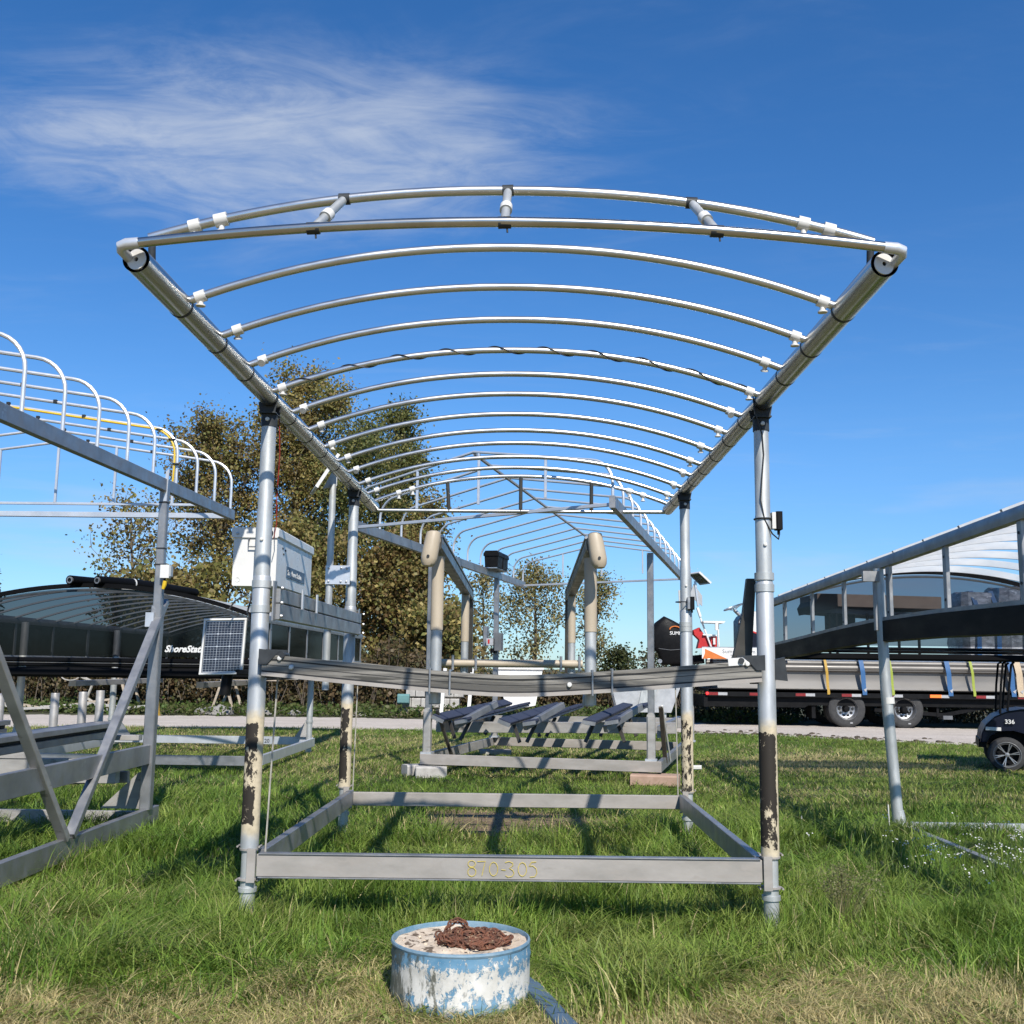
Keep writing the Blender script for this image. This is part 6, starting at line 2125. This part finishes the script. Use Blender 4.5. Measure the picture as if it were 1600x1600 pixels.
        h = rng.uniform(.06, .20, len(x)) * (.40 + 1.15 * cl) * np.clip(1.25 - (y - 9) * .10, .6, 1.15)
        drd = np.clip(np.abs(((x + .30) ** 2 + (y - 5.13) ** 2) ** .5 - .32) / .35, .45, 1)
        h = h * drd
        emit(x, y, h, w * rng.uniform(.6, 1.35, len(x)), 3, dr * .3)
    # straw and clippings lying flat over the mown strip
    x, y = area(30000, 4.2, 6.3)
    near, dr = dryness(x, y)
    k = keep_out(x, y) & (rng.uniform(0, 1, len(x)) < near * .9 + .10)
    x, y = x[k], y[k]
    emit(x, y, rng.uniform(.03, .075, len(x)), .0046 * rng.uniform(.6, 1.3, len(x)), 3, np.full(len(x), .75), 2.2)
    x = -.25 + rng.normal(size=1500) * .55
    y = 10.6 + rng.normal(size=1500) * .5
    emit(x, y, rng.uniform(.03, .08, 1500), np.full(1500, .006), 3, np.full(1500, .8), 2.8)
    # blades leaning over the foot of the drum
    t = rng.uniform(0, 2 * pi, 700)
    rr_ = .318 + np.abs(rng.normal(0, .05, 700))
    emit(-.30 + rr_ * np.cos(t), 5.13 + rr_ * np.sin(t), rng.uniform(.04, .12, 700), .0048 * rng.uniform(.6, 1.3, 700), 3, np.full(700, .35), 1.3)
    # low broad leaves of plantain and clover between the blades
    cx_, cy_ = area(420, 4.6, 10.5)
    sz = rng.uniform(.05, .16, len(cx_))
    rep = rng.integers(8, 40, len(cx_))
    x = np.repeat(cx_, rep) + rng.normal(size=rep.sum()) * np.repeat(sz, rep)
    y = np.repeat(cy_, rep) + rng.normal(size=rep.sum()) * np.repeat(sz, rep)
    k = keep_out(x, y)
    x, y = x[k], y[k]
    emit(x, y, rng.uniform(.05, .11, len(x)), rng.uniform(.012, .024, len(x)), 3, np.full(len(x), .06), 1.5)
    # taller seed stalks and coarse tufts by posts and at right
    tufts = [(XL - .05, 6.3), (XL + .15, 6.25), (XR + .1, 6.3), (XR + .35, 6.5), (-3.2, 7.9), (-2.7, 7.2), (-2.2, 6.6), (2.3, 6.6), (2.9, 7.2), (3.5, 7.8), (3.1, 8.6), (2.5, 8.0), (XL, 9.5), (XR, 9.6), (-.9, 6.75), (.1, 6.8), (.9, 6.75), (3.6, 9.9), (4.2, 10.0), (3.4, 6.6), (1.9, 7.4)]
    for tx, ty in tufts:
        n = 260
        x = tx + rng.normal(size=n) * .17
        y = ty + rng.normal(size=n) * .14
        h = rng.uniform(.12, .28, n)
        emit(x, y, h, .0066 * rng.uniform(.7, 1.4, n), 3, np.full(n, .08), .9)
    V, T, Cc = np.concatenate(allv), np.concatenate(allt), np.concatenate(allc)
    o = link('grass', raw_mesh('grass', V, T, BLADE, Cc))
    tag(o, 'green long grass round the lifts with dry mown turf in front', None, None, 'stuff')

    # white flowering weeds at lower right, broad leaves
    fl, ft, fc = [], [], []
    st = MB()
    hd = MB()
    rr = random.Random(77)
    spots = [(3.05, 8.1, .14, 16), (3.42, 7.9, .10, 30), (2.8, 8.0, .12, 9), (3.7, 8.5, .2, 9), (2.9, 7.6, .2, 6), (3.9, 9.2, .3, 8), (4.2, 8.8, .22, 10), (3.0, 9.2, .3, 4), (2.2, 9.3, .5, 2), (3.2, 7.2, .3, 4)]
    for sx, sy, sr, n in spots:
        for k in range(n):
            x, y = rr.gauss(sx, sr), rr.gauss(sy, sr * .6)
            h = rr.uniform(.16, .34)
            tx, ty = x + rr.gauss(0, .05), y + rr.gauss(0, .05)
            st.tube([(x, y, 0), ((x + tx) / 2, (y + ty) / 2, h * .55), (tx, ty, h)], [.0022, .0018, .0014], 3)
            for q in range(rr.randint(2, 5)):
                s = rr.uniform(.0035, .0075)
                hd.lathe([(s * .5, -.002), (s, .002), (.0001, .004)], (tx + rr.gauss(0, .018), ty + rr.gauss(0, .018), h + rr.uniform(-.02, .012)), (rr.gauss(0, .3), rr.gauss(0, .3) - .3, 1), 6)
    w = hd.build('white_wildflowers', 'pvc')
    tag(w, 'clusters of small white wildflowers in the grass at lower right', None, None, 'stuff')
    st.build('flower_stem', surf('stem_green', (.07, .10, .03), (.05, .08, .02), 9, .7), w)['kind'] = 'stuff'
    # pale seedy weed beside the right front post
    wd = thing('seedy_weed', 'pale bushy seed head weed right of the front right post', 'weed', (1.86, 6.55, 0))
    s2 = MB()
    cl = []
    for k in range(60):
        a, r = rr.uniform(0, 6.28), abs(rr.gauss(0, .09))
        h = rr.uniform(.18, .36)
        p = (r * cos(a) * 1.6, r * sin(a), h)
        s2.tube([(r * .2 * cos(a), r * .2 * sin(a), 0), (p[0] * .6, p[1] * .6, h * .6), p], [.002, .0016, .001], 3)
        cl.append(p)
    s2.build('stalk', surf('weed_stalk', (.16, .15, .06), (.12, .11, .04), 9, .8), wd)
    v, t, c = leaf_cloud(rng, cl, np.full(len(cl), .022), 26, .011, [(.22, .21, .09), (.17, .18, .07), (.27, .25, .13)])
    link('seed_head', raw_mesh('seed_head', v, t, LEAF, c), wd)['kind'] = 'stuff'


grass()
